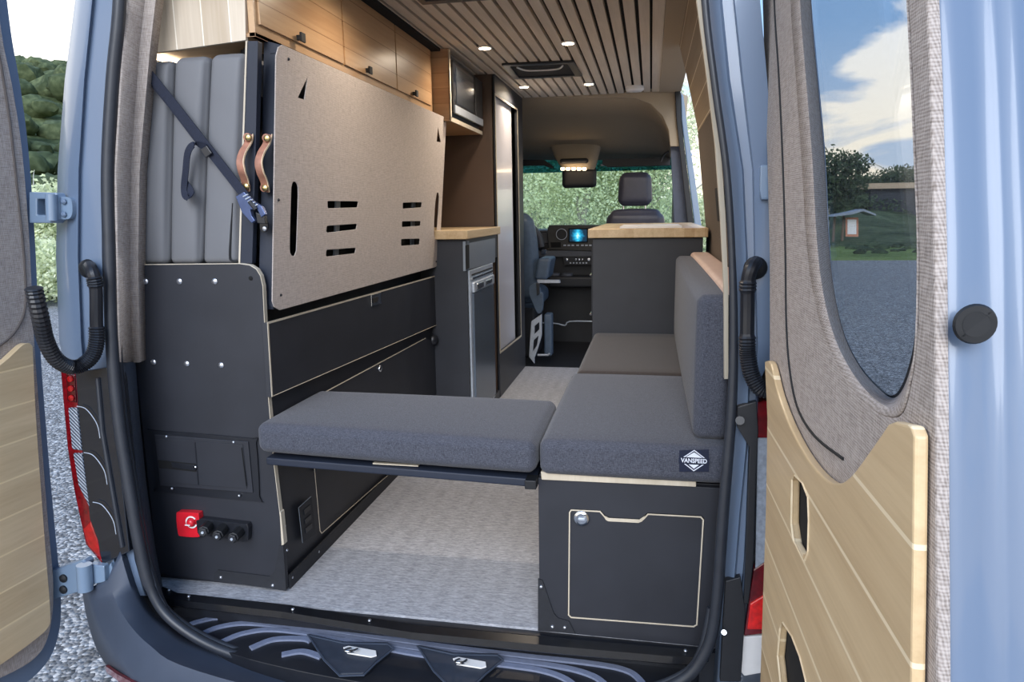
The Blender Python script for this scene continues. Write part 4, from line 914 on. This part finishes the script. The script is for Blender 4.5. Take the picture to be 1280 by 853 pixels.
fin(lathe(Q(863, 194, 3.30), (0, -1, 0), [(-.01, .014), (.008, .014), (.012, .008)], 6), 'chrome', 'door_catch', o)
# windscreen
wz0, wz1 = .93, 1.60
ws = sroot('window_1', (0, 4.8, 1.2), 'windscreen with green shade band')
def wpt(x_, z_): return (x_, 4.62+(1.60-z_)*.65, z_)
fin(plate([wpt(-.9, .9), wpt(.9, .9), wpt(.9, 1.462), wpt(-.9, 1.462)], (0, .005, 0)), 'wind', 'pane', ws)
fin(plate([wpt(-.9, 1.462), wpt(.9, 1.462), wpt(.9, 1.60), wpt(-.9, 1.60)], (0, .005, 0)), 'windband', 'shade_band', ws)
fin(plate([(.22, 4.66, 1.505), (.36, 4.66, 1.505), (.36, 4.66, 1.52), (.22, 4.66, 1.52)], (0, .002, 0)), 'white', 'sticker', ws, label='white sticker')
sv = thing('sun_visor', 'dark folded sun visor above the passenger side of the windscreen', 'sun visor', tuple(Q(790, 203, 4.45)))
fin(plate([Q(*p, 4.45) for p in ((753, 199), (838, 197), (838, 207), (760, 209), (753, 206))], (0, .03, 0)), 'dashdk', 'visor_board', sv, bevel=.004)
sv = thing('sun_visor', 'dark folded sun visor beside the closet, driver side of windscreen', 'sun visor', tuple(Q(660, 203, 4.45)))
fin(plate([Q(*p, 4.45) for p in ((600, 199), (680, 200), (692, 208), (690, 211), (680, 207), (600, 208))], (0, .03, 0)), 'dashdk', 'visor_board', sv, bevel=.004)
ab = fin(tube(cr([Q(826, 202, 4.2), Q(828, 197, 4.2), Q(832, 192, 4.2), Q(836, 189, 4.2)], 5), .008, 8), 'dashdk', 'grab_handle', smooth=True); tag(ab, 'small dark grab handle beside the windscreen top corner', 'handle')
# overhead console with dome lamp
oc2 = thing('overhead_console', 'beige overhead console with glowing dome lamp above the windscreen', 'console', tuple(Q(720, 190, 4.3)))
secs = []
for (xa, xb, py, yy_, dp) in ((676, 764, 150, 4.36, .10), (682, 757, 166, 4.34, .14), (686, 751, 182, 4.30, .18), (692, 747, 196, 4.26, .22), (698, 744, 206, 4.24, .24), (703, 742, 212, 4.25, .22)):
    a, b = Q(xa, py, yy_), Q(xb, py, yy_); h_ = (b.x-a.x)/2; cxx = (a+b)/2
    secs.append([cxx+Vector((math.copysign(abs(math.cos(t_))**.6, math.cos(t_))*h_, (1-math.copysign(abs(math.sin(t_))**.8, math.sin(t_)))*dp/2, 0)) for t_ in [2*PI*k/24 for k in range(24)]])
bm = loft(secs, closed=True); bm.faces.new([v for v in bm.verts][-24:])
fin(bm, 'headliner', 'console_body', oc2, smooth=True)
fin(rbox(Q(699, 0, 4.22).x, Q(736, 0, 4.22).x, 4.20, 4.30, Q(0, 217, 4.22).z, Q(720, 207, 4.22).z, .02, n=6), 'dashdk', 'lamp_bezel', oc2, smooth=True)
for px_ in (703, 710, 717, 724, 731):
    fin(rbox(Q(px_-2.5, 0, 4.195).x, Q(px_+2.5, 0, 4.195).x, 4.185, 4.205, Q(px_, 213, 4.195).z, Q(px_, 209.5, 4.195).z, .005, n=2), 'ledlamp', 'lamp', oc2, smooth=True)
mi = fin(rbox(Q(702, 0, 4.35).x, Q(747, 0, 4.35).x, 4.33, 4.39, Q(720, 235, 4.35).z, Q(720, 210, 4.35).z, .035, n=8), 'dashdk', 'rearview_mirror', smooth=True)
tag(mi, 'black rear-view mirror housing hanging below the beige overhead console', 'mirror')

# dashboard
YD = 4.55
da = thing('dashboard', 'grey and black dashboard with screen and round air vents', 'dashboard', (0, 4.8, .3))
fin(bx(-.93, .93, YD+.04, 5.25, -.18, .86), 'dashdk', 'dash_body', da, bevel=.03, seg=3)
fin(plate([(-.95, YD+.02, .845), (.95, YD+.02, .845), (.95, YD+.10, .955), (.95, 5.25, .97), (.95, 5.25, .80), (-.95, 5.25, .80), (-.95, 5.25, .97), (-.95, YD+.10, .955)][0:2]+[(.95, YD+.10, .955), (-.95, YD+.10, .955)], (0, .04, -.02)), 'dash', 'dash_face', da)
fin(bx(-.95, .95, YD+.08, 5.25, .93, .955), 'dash', 'dash_top', da, bevel=.01)
def dp(pts, y, th): return plate([Q(*p, y) for p in pts], (0, th, 0))
cp_ = cr([(684, 290), (686, 283), (692, 281.5), (757, 281.5), (790, 282), (790, 312), (692, 312.5), (686, 310)], 2, True)
ctrp = fin(dp(cp_, YD-.02, .06), flat('dash_panel', '3a3937', .5), 'centre_panel', da, bevel=.006)
for xx in (702,):
    v_ = fin(lathe(Q(xx, 293, YD-.02), (0, -1, 0), [(-.005, .050), (.012, .050), (.014, .043), (.004, .040), (.006, .022), (.010, .018), (.011, .001)], 28), 'dashdk', 'air_vent', da, smooth=True)
    fin(outline_strip([Q(xx, 293, YD-.036)+Vector((.047*math.cos(a), 0, .047*math.sin(a))) for a in [2*PI*k/28 for k in range(28)]], .005, .003, (0, -1, 0)), 'steel', 'vent_ring', v_)
fin(dp([(688, 303), (701, 303), (701, 309.5), (689, 309.5)], YD-.025, .004), 'dark', 'cubby', da)
fin(dp([(710.5, 285.5), (735, 285.5), (735, 303.5), (710.5, 303.5)], YD-.026, .01), 'dark', 'screen_frame', da, bevel=.003)
t = NT('screen_picture'); sx = t.n('ShaderNodeSeparateXYZ'); t.l(t.coord(), sx.inputs[0])
sc0 = Q(722.5, 294.5, YD)
rx = t.math('ABSOLUTE', t.math('SUBTRACT', sx.outputs[0], sc0.x)); rz = t.math('ABSOLUTE', t.math('SUBTRACT', sx.outputs[2], sc0.z-.3))
rr_ = t.math('ADD', t.math('MULTIPLY', rx, 12), t.math('MULTIPLY', rz, 6)); nz = t.noise(60, detail=2)
t.l(t.ramp(t.math('ADD', rr_, t.math('MULTIPLY', nz, .5)), [(.15, srgb('d8f4ff')), (.45, srgb('38b8dc')), (.75, srgb('0c6f94')), (1., srgb('06283c'))]), t.b.inputs['Emission Color'])
t.b.inputs['Emission Strength'].default_value = .9; t.b.inputs['Base Color'].default_value = (0, 0, 0, 1); M['screen'] = t.m
fin(dp([(712, 287), (733.5, 287), (733.5, 302), (712, 302)], YD-.028, .003), 'screen', 'screen', da, label='lit blue screen')
for xx in (706, 711, 716, 722, 728, 733, 738): fin(dp([(xx-1.6, 306), (xx+1.6, 306), (xx+1.6, 307.6), (xx-1.6, 307.6)], YD-.026, .006), 'steel', 'button', da)
fin(dp([(670, 313.5), (800, 312.5), (800, 320.5), (672, 321.5)], YD-.01, .05), 'dash', 'grey_band', da, bevel=.004, label='mid-grey band')
fin(dp([(677, 312), (683, 312), (682, 318), (676, 318)], YD-.03, .02), 'chrome', 'chrome_switch', da, bevel=.002)
hv = fin(dp([(703, 321.5), (760, 321), (760, 331), (705, 331.5)], YD-.03, .05), 'dashdk', 'climate_panel', da, bevel=.004)
for xx, w_ in ((708.5, 2.5), (720, 1.5), (724, 1.8), (728, 1.5), (736, 2.8)): fin(lathe(Q(xx, 324.5, YD-.03), (0, -1, 0), [(0, w_*.005), (.012, w_*.0045), (.013, .001)], 14), 'chrome', 'knob', hv, smooth=True)
for k in range(6): fin(dp([(712+k*4, 328.2), (714+k*4, 328.2), (714+k*4, 329.6), (712+k*4, 329.6)], YD-.033, .004), 'steel', 'button', hv)
for xx in (693, 708): fin(lathe(Q(xx, 342, YD-.06), (0, 0, 1), [(-.03, .052), (.0, .056), (.004, .048), (-.002+.001, .044)], 20) or cyl(Q(xx, 346, YD-.06), Q(xx, 341, YD-.06), .053, 20), 'dash', 'cup_holder', da, smooth=True)
fin(rbox(Q(686, 0, YD).x, Q(770, 0, YD).x, YD-.14, YD+.1, Q(720, 358, YD).z, Q(720, 344, YD).z, .02, n=4), 'dashdk', 'tray', da, smooth=True)
# instrument cowl + steering wheel
fin(tube(cr([Q(640, 276, YD-.05), Q(655, 278, YD-.05), Q(666, 285, YD-.05), Q(674, 296, YD-.05), Q(677, 309, YD-.05)], 6), .028, 10), 'dash', 'instrument_cowl', da, smooth=True)
sw_ = thing('steering_wheel', 'black steering wheel mostly hidden behind the closet', 'steering wheel', tuple(Q(640, 305, 4.25)))
c0 = Q(640, 306, 4.2); ring = []
for k in range(41):
    a = 2*PI*k/40; ring.append(c0+Vector((.185*math.cos(a), .085*math.sin(a), .165*math.sin(a))))
fin(tube(ring, .014, 10), 'dash', 'rim', sw_, smooth=True); fin(cyl(c0+Vector((0, .10, -.05)), c0+Vector((0, 0, 0)), .055, 20), 'dashdk', 'hub', sw_, bevel=.01)
for a in (.0, PI, -PI/2): fin(tube([c0, c0+Vector((.18*math.cos(a), .08*math.sin(a), .16*math.sin(a)))], .012, 8), 'steel', 'spoke', sw_)
bar = fin(tube(cr([Q(640, 404, 4.3), Q(690, 404, 4.3), Q(706, 407, 4.3), Q(712, 402, 4.3), Q(745, 402, 4.3)], 3), .006, 8), 'steel', 'floor_rail', smooth=True); tag(bar, 'thin steel rail across the dark cab floor below the dashboard', 'rail')
ep_ = struct(fin(bx(-.95, .95, 3.285, 3.30, -.20, -.002), 'black2', 'trim_step'))

# seats
def seat(label, x0_, x1_, yb_, z0, zt, mat, head, cyy_=None):
    s_ = thing('car_seat', label, 'seat', ((x0_+x1_)/2, yb_+.2, -.05))
    def sh_(q):
        t_ = (q.z-z0)/(zt-z0); cx_ = (x0_+x1_)/2; return Vector((cx_+(q.x-cx_)*(1-.13*max(0, t_)**4), q.y-.10*t_, q.z))
    fin(rbox(x0_, x1_, yb_, yb_+.14, z0, zt, .065, (.01, .015, .02), n=10, shear=sh_), mat, 'backrest', s_, smooth=True)
    fin(rbox(x0_, x1_, yb_+.08, yb_+.60, z0-.06, z0+.08, .05, (.01, .0, .02), n=8), mat, 'seat', s_, smooth=True)
    fin(bx(x0_+.04, x1_-.04, yb_+.1, yb_+.52, -.05, z0-.05), 'dashdk', 'pedestal', s_, bevel=.02)
    if head:
        hx0, hx1, hz0, hz1 = head
        fin(rbox(hx0, hx1, yb_-.10, yb_+.02, hz0, hz1, .045, (.005, .01, .01), n=8, shear=lambda q: Vector(((hx0+hx1)/2+(q.x-(hx0+hx1)/2)*(1-.10*((q.z-hz0)/(hz1-hz0)-.4)), q.y, q.z))), mat, 'headrest', s_, smooth=True)
        for xx in (hx0+.035, hx1-.045): fin(cyl((xx, yb_-.045, hz0+.01), (xx, yb_-.045, zt-.03), .006, 10), 'chrome', 'headrest_post', s_)
    return s_
y_ps = 3.95
hz0, hz1 = Q(797, 256, y_ps-.1).z, Q(797, 216.5, y_ps-.1).z
ps = seat('dark leather passenger seat with headrest behind the galley countertop', Q(757, 0, y_ps-.1).x, Q(840, 0, y_ps-.1).x, y_ps, .42, Q(797, 264, y_ps-.1).z, 'seat', (Q(776, 0, y_ps-.1).x, Q(819, 0, y_ps-.1).x, hz0, hz1))
y_ds = 3.72
ds = seat('blue-grey driver seat with armrest partly hidden by the closet', -.78, Q(672, 330, y_ds).x, y_ds, .42, 1.10, 'seatblue', (-.62, -.36, 1.16, 1.38))
def qb(x0, x1, y0, y1, yy_, th, r_, n_=4, sh_=None): return rbox(Q(x0, 0, yy_).x, Q(x1, 0, yy_).x, yy_, yy_+th, Q((x0+x1)/2, y1, yy_).z, Q((x0+x1)/2, y0, yy_).z, r_, n=n_, shear=sh_)
zc = Q(675, 350, 3.66).z
fin(qb(664, 682, 323, 350, 3.66, .32, .025, 6, lambda q: Vector((q.x+(q.z-zc)*.18, q.y, q.z))), 'seatblue', 'armrest', ds, smooth=True)
fin(plate([Q(*p, 3.64) for p in ((671, 350), (699, 350.5), (700, 354), (672, 354))], (0, .05, 0)), 'steel', 'swivel_plate', ds, bevel=.003)
fin(plate([Q(*p, 3.60) for p in cr([(662, 358), (672, 354), (676, 366), (679, 368), (678, 388), (672, 393), (666, 380), (661, 368)], 2, True)], (0, .05, 0)), 'seatblue', 'side_cover', ds, bevel=.006)
fin(plate([Q(*p, 3.58) for p in ((670, 354), (674, 355), (674, 368), (671, 370))], (0, .03, 0)), 'dashdk', 'buckle', ds, bevel=.003)
fin(plate([Q(*p, 3.55) for p in ((664, 402), (677, 393), (677, 420), (672, 437), (668, 448), (668, 455), (661, 446))], (0, .03, 0), [[Q(*p, 3.55) for p in ((668, 408), (674, 403), (674, 412), (668, 418))], [Q(*p, 3.55) for p in ((667, 426), (673, 420), (671, 432), (666, 440))]]), 'steel', 'seat_frame', ds, bevel=.003)
fin(qb(677, 687, 393, 446, 3.60, .12, .015), 'seatblue', 'frame_cover', ds, smooth=True)
fin(tube([Q(672, 444, 3.56), Q(685, 444, 3.56), Q(687, 442, 3.56)], .008, 8), 'steel', 'lever', ds)

# ================================================================== CEILING FITTINGS
def vent(label, c4, fan):
    z_ = 1.892; P4 = [S(*p, 2, z_) for p in c4]; r_ = thing('roof_vent', label, 'roof vent', tuple(sum(P4, Vector())/4))
    c_ = sum(P4, Vector())/4; inn = [c_+(p-c_)*.80 for p in P4]
    fin(plate(P4, (0, 0, -.012), [inn]), 'plastic', 'frame', r_, bevel=.003)
    fin(plate([p+Vector((0, 0, -.001)) for p in inn], (0, 0, -.003)), 'dark', 'lid', r_)
    if fan:
        arc = cr([inn[0].lerp(inn[3], .15)+Vector((.03, 0, -.008)), inn[0].lerp(inn[1], .25).lerp(inn[3].lerp(inn[2], .25), .42)+Vector((0, 0, -.008)), inn[0].lerp(inn[1], .75).lerp(inn[3].lerp(inn[2], .75), .42)+Vector((0, 0, -.008)), inn[1].lerp(inn[2], .15)+Vector((-.03, 0, -.008))], 8)
        fin(tube(arc, .005, 8), 'white', 'fan_guard', r_, smooth=True, label='white curved guard')
vent('black framed roof vent between the four warm downlights', ((627, 79), (717, 75), (728, 93), (642, 97)), True)
a, b = S(528, 3, 2, 1.89), S(622, 2, 2, 1.89)
CAMP = CAM
def projpx(p):
    d = Vector(p)-CAM; return (640+F*d.dot(RT)/d.dot(FW), 426.5-F*d.dot(UP)/d.dot(FW))
cs = [projpx((a.x, a.y-.42, 1.892)), projpx((b.x, a.y-.42, 1.892)), projpx((b.x, a.y, 1.892)), projpx((a.x, a.y, 1.892))]
vent('black roof vent cut by the top edge of the picture', cs, False)
def lampat(x_, y_, power, label=None):
    d_ = thing('downlight', label or 'small round warm downlight in the slatted ceiling near the rear doors', 'downlight', (x_, y_, 1.89), 'warm downlights in the slatted ceiling')
    fin(lathe((x_, y_, 1.893), (0, 0, -1), [(0, .036), (.004, .036), (.006, .030)], 24), 'white', 'bezel', d_, smooth=True)
    fin(lathe((x_, y_, 1.888), (0, 0, -1), [(0, .027), (.002, .027), (.003, .02)], 24), 'led', 'diffuser', d_, smooth=True)
    l = bpy.data.lights.new('downlight_lamp', 'SPOT'); l.energy = power; l.color = (1, .85, .68); l.spot_size = math.radians(165); l.spot_blend = .6; l.shadow_soft_size = .03
    lo = bpy.data.objects.new('downlight_lamp', l); C.objects.link(lo); lo.location = (0, 0, -.012); lo.parent = d_
for p, lb in (((606, 60.5), 'downlight left of the roof vent, nearest the microwave'), ((710, 54.5), 'downlight just behind the roof vent, towards the camera'), ((655, 109), 'downlight beyond the roof vent beside the closet corner'), ((736, 105.5), 'downlight beyond the roof vent towards the smoke detector')):
    q = S(*p, 2, 1.888); lampat(q.x, q.y, 9, lb)
for x_, y_ in ((-.10, .55), (.42, .55)): lampat(x_, y_, 9)
q = S(793.5, 108, 2, 1.893)
sd = fin(lathe((q.x, q.y, 1.893), (0, 0, -1), [(0, .055), (.006, .058), (.022, .058), (.030, .048), (.032, .001)], 32), 'white', 'smoke_detector', smooth=True)
tag(sd, 'round white smoke detector at the front end of the slatted ceiling', 'smoke detector')

# ================================================================== OUTSIDE
GZ = -.66
struct(fin(bx(-60, 60, -30, 24, GZ-.1, GZ), 'gravel', 'ground'), 'grey gravel ground')
struct(fin(bx(-300, 300, 24, 400, GZ-.14, GZ+.02), 'grassm', 'field'), 'grass beyond the gravel')
# hill
bm = bmesh.new(); rowsH = []
from mathutils import noise as mn
for i in range(26):
    r_ = 22+i*6.5; row = []
    for j in range(70):
        az = math.radians(-85+j*1.9)   # from forward, positive to the right
        x_, y_ = .66+r_*math.sin(az), -1.74+r_*math.cos(az)
        t_ = max(0, min(1, (r_-24)/100)); env = max(0, min(1, (math.degrees(-az)-4)/16+.30)) if az < math.radians(12) else max(0, .30-(math.degrees(az)-12)/14*.3)
        h_ = (t_*t_*(3-2*t_))*21.5*env*(1+.12*mn.noise(Vector((x_*.03, y_*.03, 0))))+(.5*mn.noise(Vector((x_*.3, y_*.3, 3))) if r_ > 26 else 0)
        row.append(bm.verts.new((x_, y_, GZ-.05+h_)))
    rowsH.append(row)
for a, b in zip(rowsH, rowsH[1:]):
    for k in range(len(a)-1): bm.faces.new((a[k], a[k+1], b[k+1], b[k]))
hv_ = [v.co.copy() for v in bm.verts]
struct(fin(bm, 'hillm', 'hill', smooth=True), 'green hillside covered in scrub')
def blob(bm, c, r, seed, sub=2):
    n0 = len(bm.verts); g_ = bmesh.ops.create_icosphere(bm, subdivisions=sub, radius=1)
    for v in g_['verts']:
        k = 1+.35*mn.noise(v.co*1.7+Vector((seed*3.1, 0, 0)))+.15*mn.noise(v.co*5+Vector((0, seed, 0)))
        v.co = Vector((v.co.x*r*k, v.co.y*r*k, v.co.z*r*.75*k))+c
bm = bmesh.new()
for i in range(420):
    v = random.choice(hv_); az = math.degrees(math.atan2(v.x-.66, v.y+1.74))
    if not (-56 < az < -35) or math.hypot(v.x, v.y) < 30: continue
    pass
cnt = 0
while cnt < 900:
    v = random.choice(hv_); az = math.degrees(math.atan2(v.x-.66, v.y+1.74)); rr = math.hypot(v.x-.66, v.y+1.74)
    if not (-62 < az < -34) or rr > 150: continue
    c_ = v+Vector((random.uniform(-3, 3), random.uniform(-3, 3), .3)); blob(bm, c_, random.uniform(.4, 1.0)*(1+rr/110), cnt, 2); cnt += 1
o = fin(bm, 'scrub', 'hillside_bushes', smooth=True); o['kind'] = 'stuff'; o['label'] = 'dark green scrub covering the hillside'; o['category'] = 'bushes'
# leaf cards
def leaves(bm, c, rad, n, size, sq=1.0):
    c = Vector(c)
    for i in range(n):
        d = Vector((random.gauss(0, 1), random.gauss(0, 1), random.gauss(0, 1))).normalized()*random.random()**.45
        k = 1+.3*mn.noise(d*2.5+c)
        p = c+Vector((d.x*rad[0]*k, d.y*rad[1]*k, d.z*rad[2]*k))
        a = Vector((random.gauss(0, 1), random.gauss(0, 1), random.gauss(0, 1))).normalized(); b = a.orthogonal().normalized(); s_ = size*random.uniform(.6, 1.3)
        vs = [bm.verts.new(p+a*s_*u+b*s_*v*.6) for u, v in ((-.5, 0), (0, -.5), (.5, 0), (0, .5))]
        bm.faces.new(vs)
def tree(label, x_, y_, h_, rad, n, size, leaf='leafy', trunk=.10, low=.15, cat='tree', lean=0, bark='barkm', group=None):
    t_ = thing('tree' if cat == 'tree' else 'bush', label, cat, (x_, y_, GZ), group)
    bm = bmesh.new(); cz = GZ+h_*.5*(1+low); rz_ = h_*.5*(1-low)
    leaves(bm, (x_, y_, cz), (rad, rad, rz_), n, size)
    for k in range(5):
        a = random.uniform(0, 2*PI); leaves(bm, (x_+rad*.6*math.cos(a), y_+rad*.5*math.sin(a), cz+rz_*random.uniform(-.5, .6)), (rad*.55, rad*.55, rz_*.4), n//7, size)
    for f in bm.faces: pass
    me_off = Vector(t_.location)
    for v in bm.verts: v.co -= me_off
    me = bpy.data.meshes.new('foliage'); bm.to_mesh(me); bm.free(); me.materials.append(M[leaf]); o = bpy.data.objects.new('foliage', me); C.objects.link(o); o.parent = t_
    P = cr([(x_+lean*0, y_, GZ-.05), (x_+lean*.3, y_, GZ+h_*.3), (x_+lean*.7+.1, y_, GZ+h_*.6), (x_+lean, y_, GZ+h_*.92)], 5)
    bm = tube(P, lambda i, m: trunk*(1-.8*i/m), 8)
    for k in range(6):
        i0_ = 4+k*2; p = P[min(i0_, len(P)-2)]; a = random.uniform(0, 2*PI); q2 = p+Vector((math.cos(a)*rad*.6, math.sin(a)*rad*.6, h_*.2))
        tube([p, p.lerp(q2, .5)+Vector((0, 0, .1)), q2], lambda i, m: trunk*.35*(1-.3*i), 6, bm)
    fin(bm, bark, 'trunk', t_, smooth=True)
    return t_
def along(px, y_): return S(px, 280, 1, y_).x
tree('pale green tree seen through the windscreen left of the mirror', along(668, 13), 13, 5.2, 1.35, 9500, .07, trunk=.05, lean=.2)
tree('pale green tree with forked pale trunk below the mirror', along(718, 12), 12, 5.5, 1.2, 6500, .07, trunk=.11, lean=.5)
tree('pale green tree seen between the mirror and the passenger headrest', along(770, 14), 14, 5.4, 1.5, 10500, .07, trunk=.05)
tree('pale green tree seen to the right of the passenger headrest', along(812, 13), 13, 4.6, .95, 7500, .07, trunk=.05)
tree('taller green tree filling the gap behind the trees in the windscreen', along(728, 19), 19, 7, 2.1, 15000, .10, trunk=.12, leaf='leafy')
tree('broad green tree behind the others near the windscreen left edge', along(650, 20), 20, 7, 3.0, 13000, .10, trunk=.12, leaf='leafy')
tree('broad green tree beside the sliding door opening', along(858, 21), 21, S(868, 232, 1, 21).z-GZ, 2.0, 8000, .10, trunk=.12, leaf='leafy')
tree('bright green bush on the gravel beside the left door gap, upper', S(55, 340, 1, 16).x, 16, 3.0, 1.7, 4200, .14, trunk=.05, low=.05, cat='bush')
tree('light green bush at the gravel edge seen beside the left door', S(62, 380, 1, 11).x-.4, 11, 1.5, 1.1, 3200, .10, trunk=.03, low=.0, cat='bush')
# seen through the right rear door's window
def wtree(label, px, y_, py, rad, low, n=2600):
    tree(label, along(px, y_), y_, S(px, py, 1, y_).z-GZ, rad, n, .28, 'leafdk', .15, low)
wtree('dark tree against the sky at the window left edge of right door', 1034, 44, 186, 2.0, .25)
wtree('dark tree above the shed seen through the right door window', 1108, 66, 208, 2.6, .35)
wtree('dark tree at the right edge of the right door window', 1140, 68, 204, 2.8, .35)
wtree('low dark tree behind the notice kiosk in the door window', 1064, 58, 236, 4.2, .0, 3600)
kb = S(1066, 305, 1, 36)
ki = thing('notice_kiosk', 'small roofed notice kiosk seen through the right door window', 'kiosk', (kb.x, 36, GZ))
for px_ in (1061, 1073): fin(bx(S(px_, 0, 1, 36).x-.05, S(px_, 0, 1, 36).x+.05, 35.95, 36.05, GZ, S(px_, 268, 1, 36).z), flat('post_wood', '6b5a4a', .8), 'post', ki)
fin(plate([S(*p, 1, 35.94) for p in ((1057, 272), (1073, 272), (1073, 296), (1057, 296))], (0, .05, 0)), flat('kiosk_board', 'c08468', .7), 'board', ki)
fin(plate([S(*p, 1, 35.92) for p in ((1059.5, 274.5), (1070.5, 274.5), (1070.5, 293), (1059.5, 293))], (0, .02, 0)), 'white', 'notice', ki)
fin(plate([S(*p, 1, 35.2) for p in ((1042, 271), (1066, 268), (1079, 264), (1095, 270), (1095, 267.5), (1080, 261.5), (1064, 265.5), (1046, 268.5))], (0, 1.4, 0)), flat('kiosk_roof', '8b929c', .6), 'roof', ki)
b0 = S(1084, 300, 1, 56); b1 = S(1160, 300, 1, 56)
sh_ = thing('shed', 'long dark shed with pale roof edge seen through the door window', 'shed', ((b0.x+b1.x)/2, 58, GZ))
fin(bx(b0.x, b1.x+3, 56, 61, GZ, S(1110, 236, 1, 56).z), flat('shed_wall', '30343a', .8), 'wall', sh_)
fin(bx(b0.x-.3, b1.x+3.4, 55.6, 61.4, S(1110, 236, 1, 56).z, S(1110, 229, 1, 56).z), flat('shed_fascia', 'b09a80', .7), 'roof', sh_)
for i_, zz in enumerate((281, 291)):
    o = fin(bx(S(1090, 0, 1, 44).x, S(1108, 0, 1, 44).x, 43.95, 44.05, S(1099, zz+1, 1, 44).z, S(1099, zz-1, 1, 44).z), 'greypan', 'fence_rail'); tag(o, ('upper' if i_ == 0 else 'lower')+' pale fence rail in front of the dark shed', 'fence rail'); 
bm = bmesh.new()
for k in range(60):
    blob(bm, Vector((S(random.uniform(1020, 1160), 300, 1, 34).x, 27+random.random()*10, GZ)), random.uniform(.12, .35), k, 1)
o = fin(bm, 'leafdk', 'roadside_weeds', smooth=True); o['kind'] = 'stuff'; o['label'] = 'low green weeds along the far gravel edge'; o['category'] = 'weeds'

# ================================================================== SKY AND SUN
w = bpy.data.worlds.new('sky'); bpy.context.scene.world = w; w.use_nodes = True; nt = w.node_tree
bg = nt.nodes['Background']; tc = nt.nodes.new('ShaderNodeTexCoord'); sep = nt.nodes.new('ShaderNodeSeparateXYZ'); nt.links.new(tc.outputs['Generated'], sep.inputs[0])
def wm(op, a, b=None, clamp=False):
    m = nt.nodes.new('ShaderNodeMath'); m.operation = op; m.use_clamp = clamp
    for i, v in enumerate((a, b)):
        if v is None: continue
        if isinstance(v, (int, float)): m.inputs[i].default_value = v
        else: nt.links.new(v, m.inputs[i])
    return m.outputs[0]
zz = sep.outputs[2]
mp = nt.nodes.new('ShaderNodeMapping'); mp.inputs['Scale'].default_value = (1, 1, 2.3); mp.inputs['Location'].default_value = (.35, .1, .2); nt.links.new(tc.outputs['Generated'], mp.inputs[0])
nz = nt.nodes.new('ShaderNodeTexNoise'); nz.inputs['Scale'].default_value = 5.0; nz.inputs['Detail'].default_value = 7; nz.inputs['Roughness'].default_value = .52; nz.inputs['Distortion'].default_value = .35
nt.links.new(mp.outputs[0], nz.inputs['Vector'])
# cloud cover: solid overcast towards the left, broken elsewhere
cov = wm('ADD', nz.outputs['Fac'], wm('MULTIPLY', wm('MAXIMUM', wm('MULTIPLY', sep.outputs[0], -1), 0), .35))
cov = wm('ADD', cov, wm('MULTIPLY', wm('SUBTRACT', .22, zz), .55))
rp = nt.nodes.new('ShaderNodeValToRGB'); nt.links.new(cov, rp.inputs[0]); rp.color_ramp.elements[0].position = .465; rp.color_ramp.elements[1].position = .545
sky = nt.nodes.new('ShaderNodeValToRGB'); nt.links.new(zz, sky.inputs[0])
e = sky.color_ramp.elements; e[0].position = 0; e[0].color = (.70, .78, .88, 1); e[1].position = .6; e[1].color = (.20, .36, .66, 1)
m1 = e.new(.22); m1.color = (.30, .50, .80, 1)
cl_ = nt.nodes.new('ShaderNodeValToRGB'); nt.links.new(zz, cl_.inputs[0]); e = cl_.color_ramp.elements
e[0].position = 0; e[0].color = (1.0, .86, .64, 1); e[1].position = .35; e[1].color = (.80, .86, .95, 1)
sc_ = nt.nodes.new('ShaderNodeVectorMath'); sc_.operation = 'SCALE'; nt.links.new(cl_.outputs[0], sc_.inputs[0]); sc_.inputs['Scale'].default_value = 1.35
mx = nt.nodes.new('ShaderNodeMix'); mx.data_type = 'RGBA'; nt.links.new(rp.outputs[0], mx.inputs[0]); nt.links.new(sky.outputs[0], mx.inputs[6]); nt.links.new(sc_.outputs[0], mx.inputs[7])
nt.links.new(mx.outputs[2], bg.inputs[0]); bg.inputs[1].default_value = 1.0
su = bpy.data.lights.new('sun', 'SUN'); su.energy = 1.9; su.angle = math.radians(35); su.color = (.92, .95, 1.0)
so = bpy.data.objects.new('sun', su); C.objects.link(so)
d = Vector((-.06, .87, -.5)); so.rotation_euler = d.to_track_quat('-Z', 'Y').to_euler()
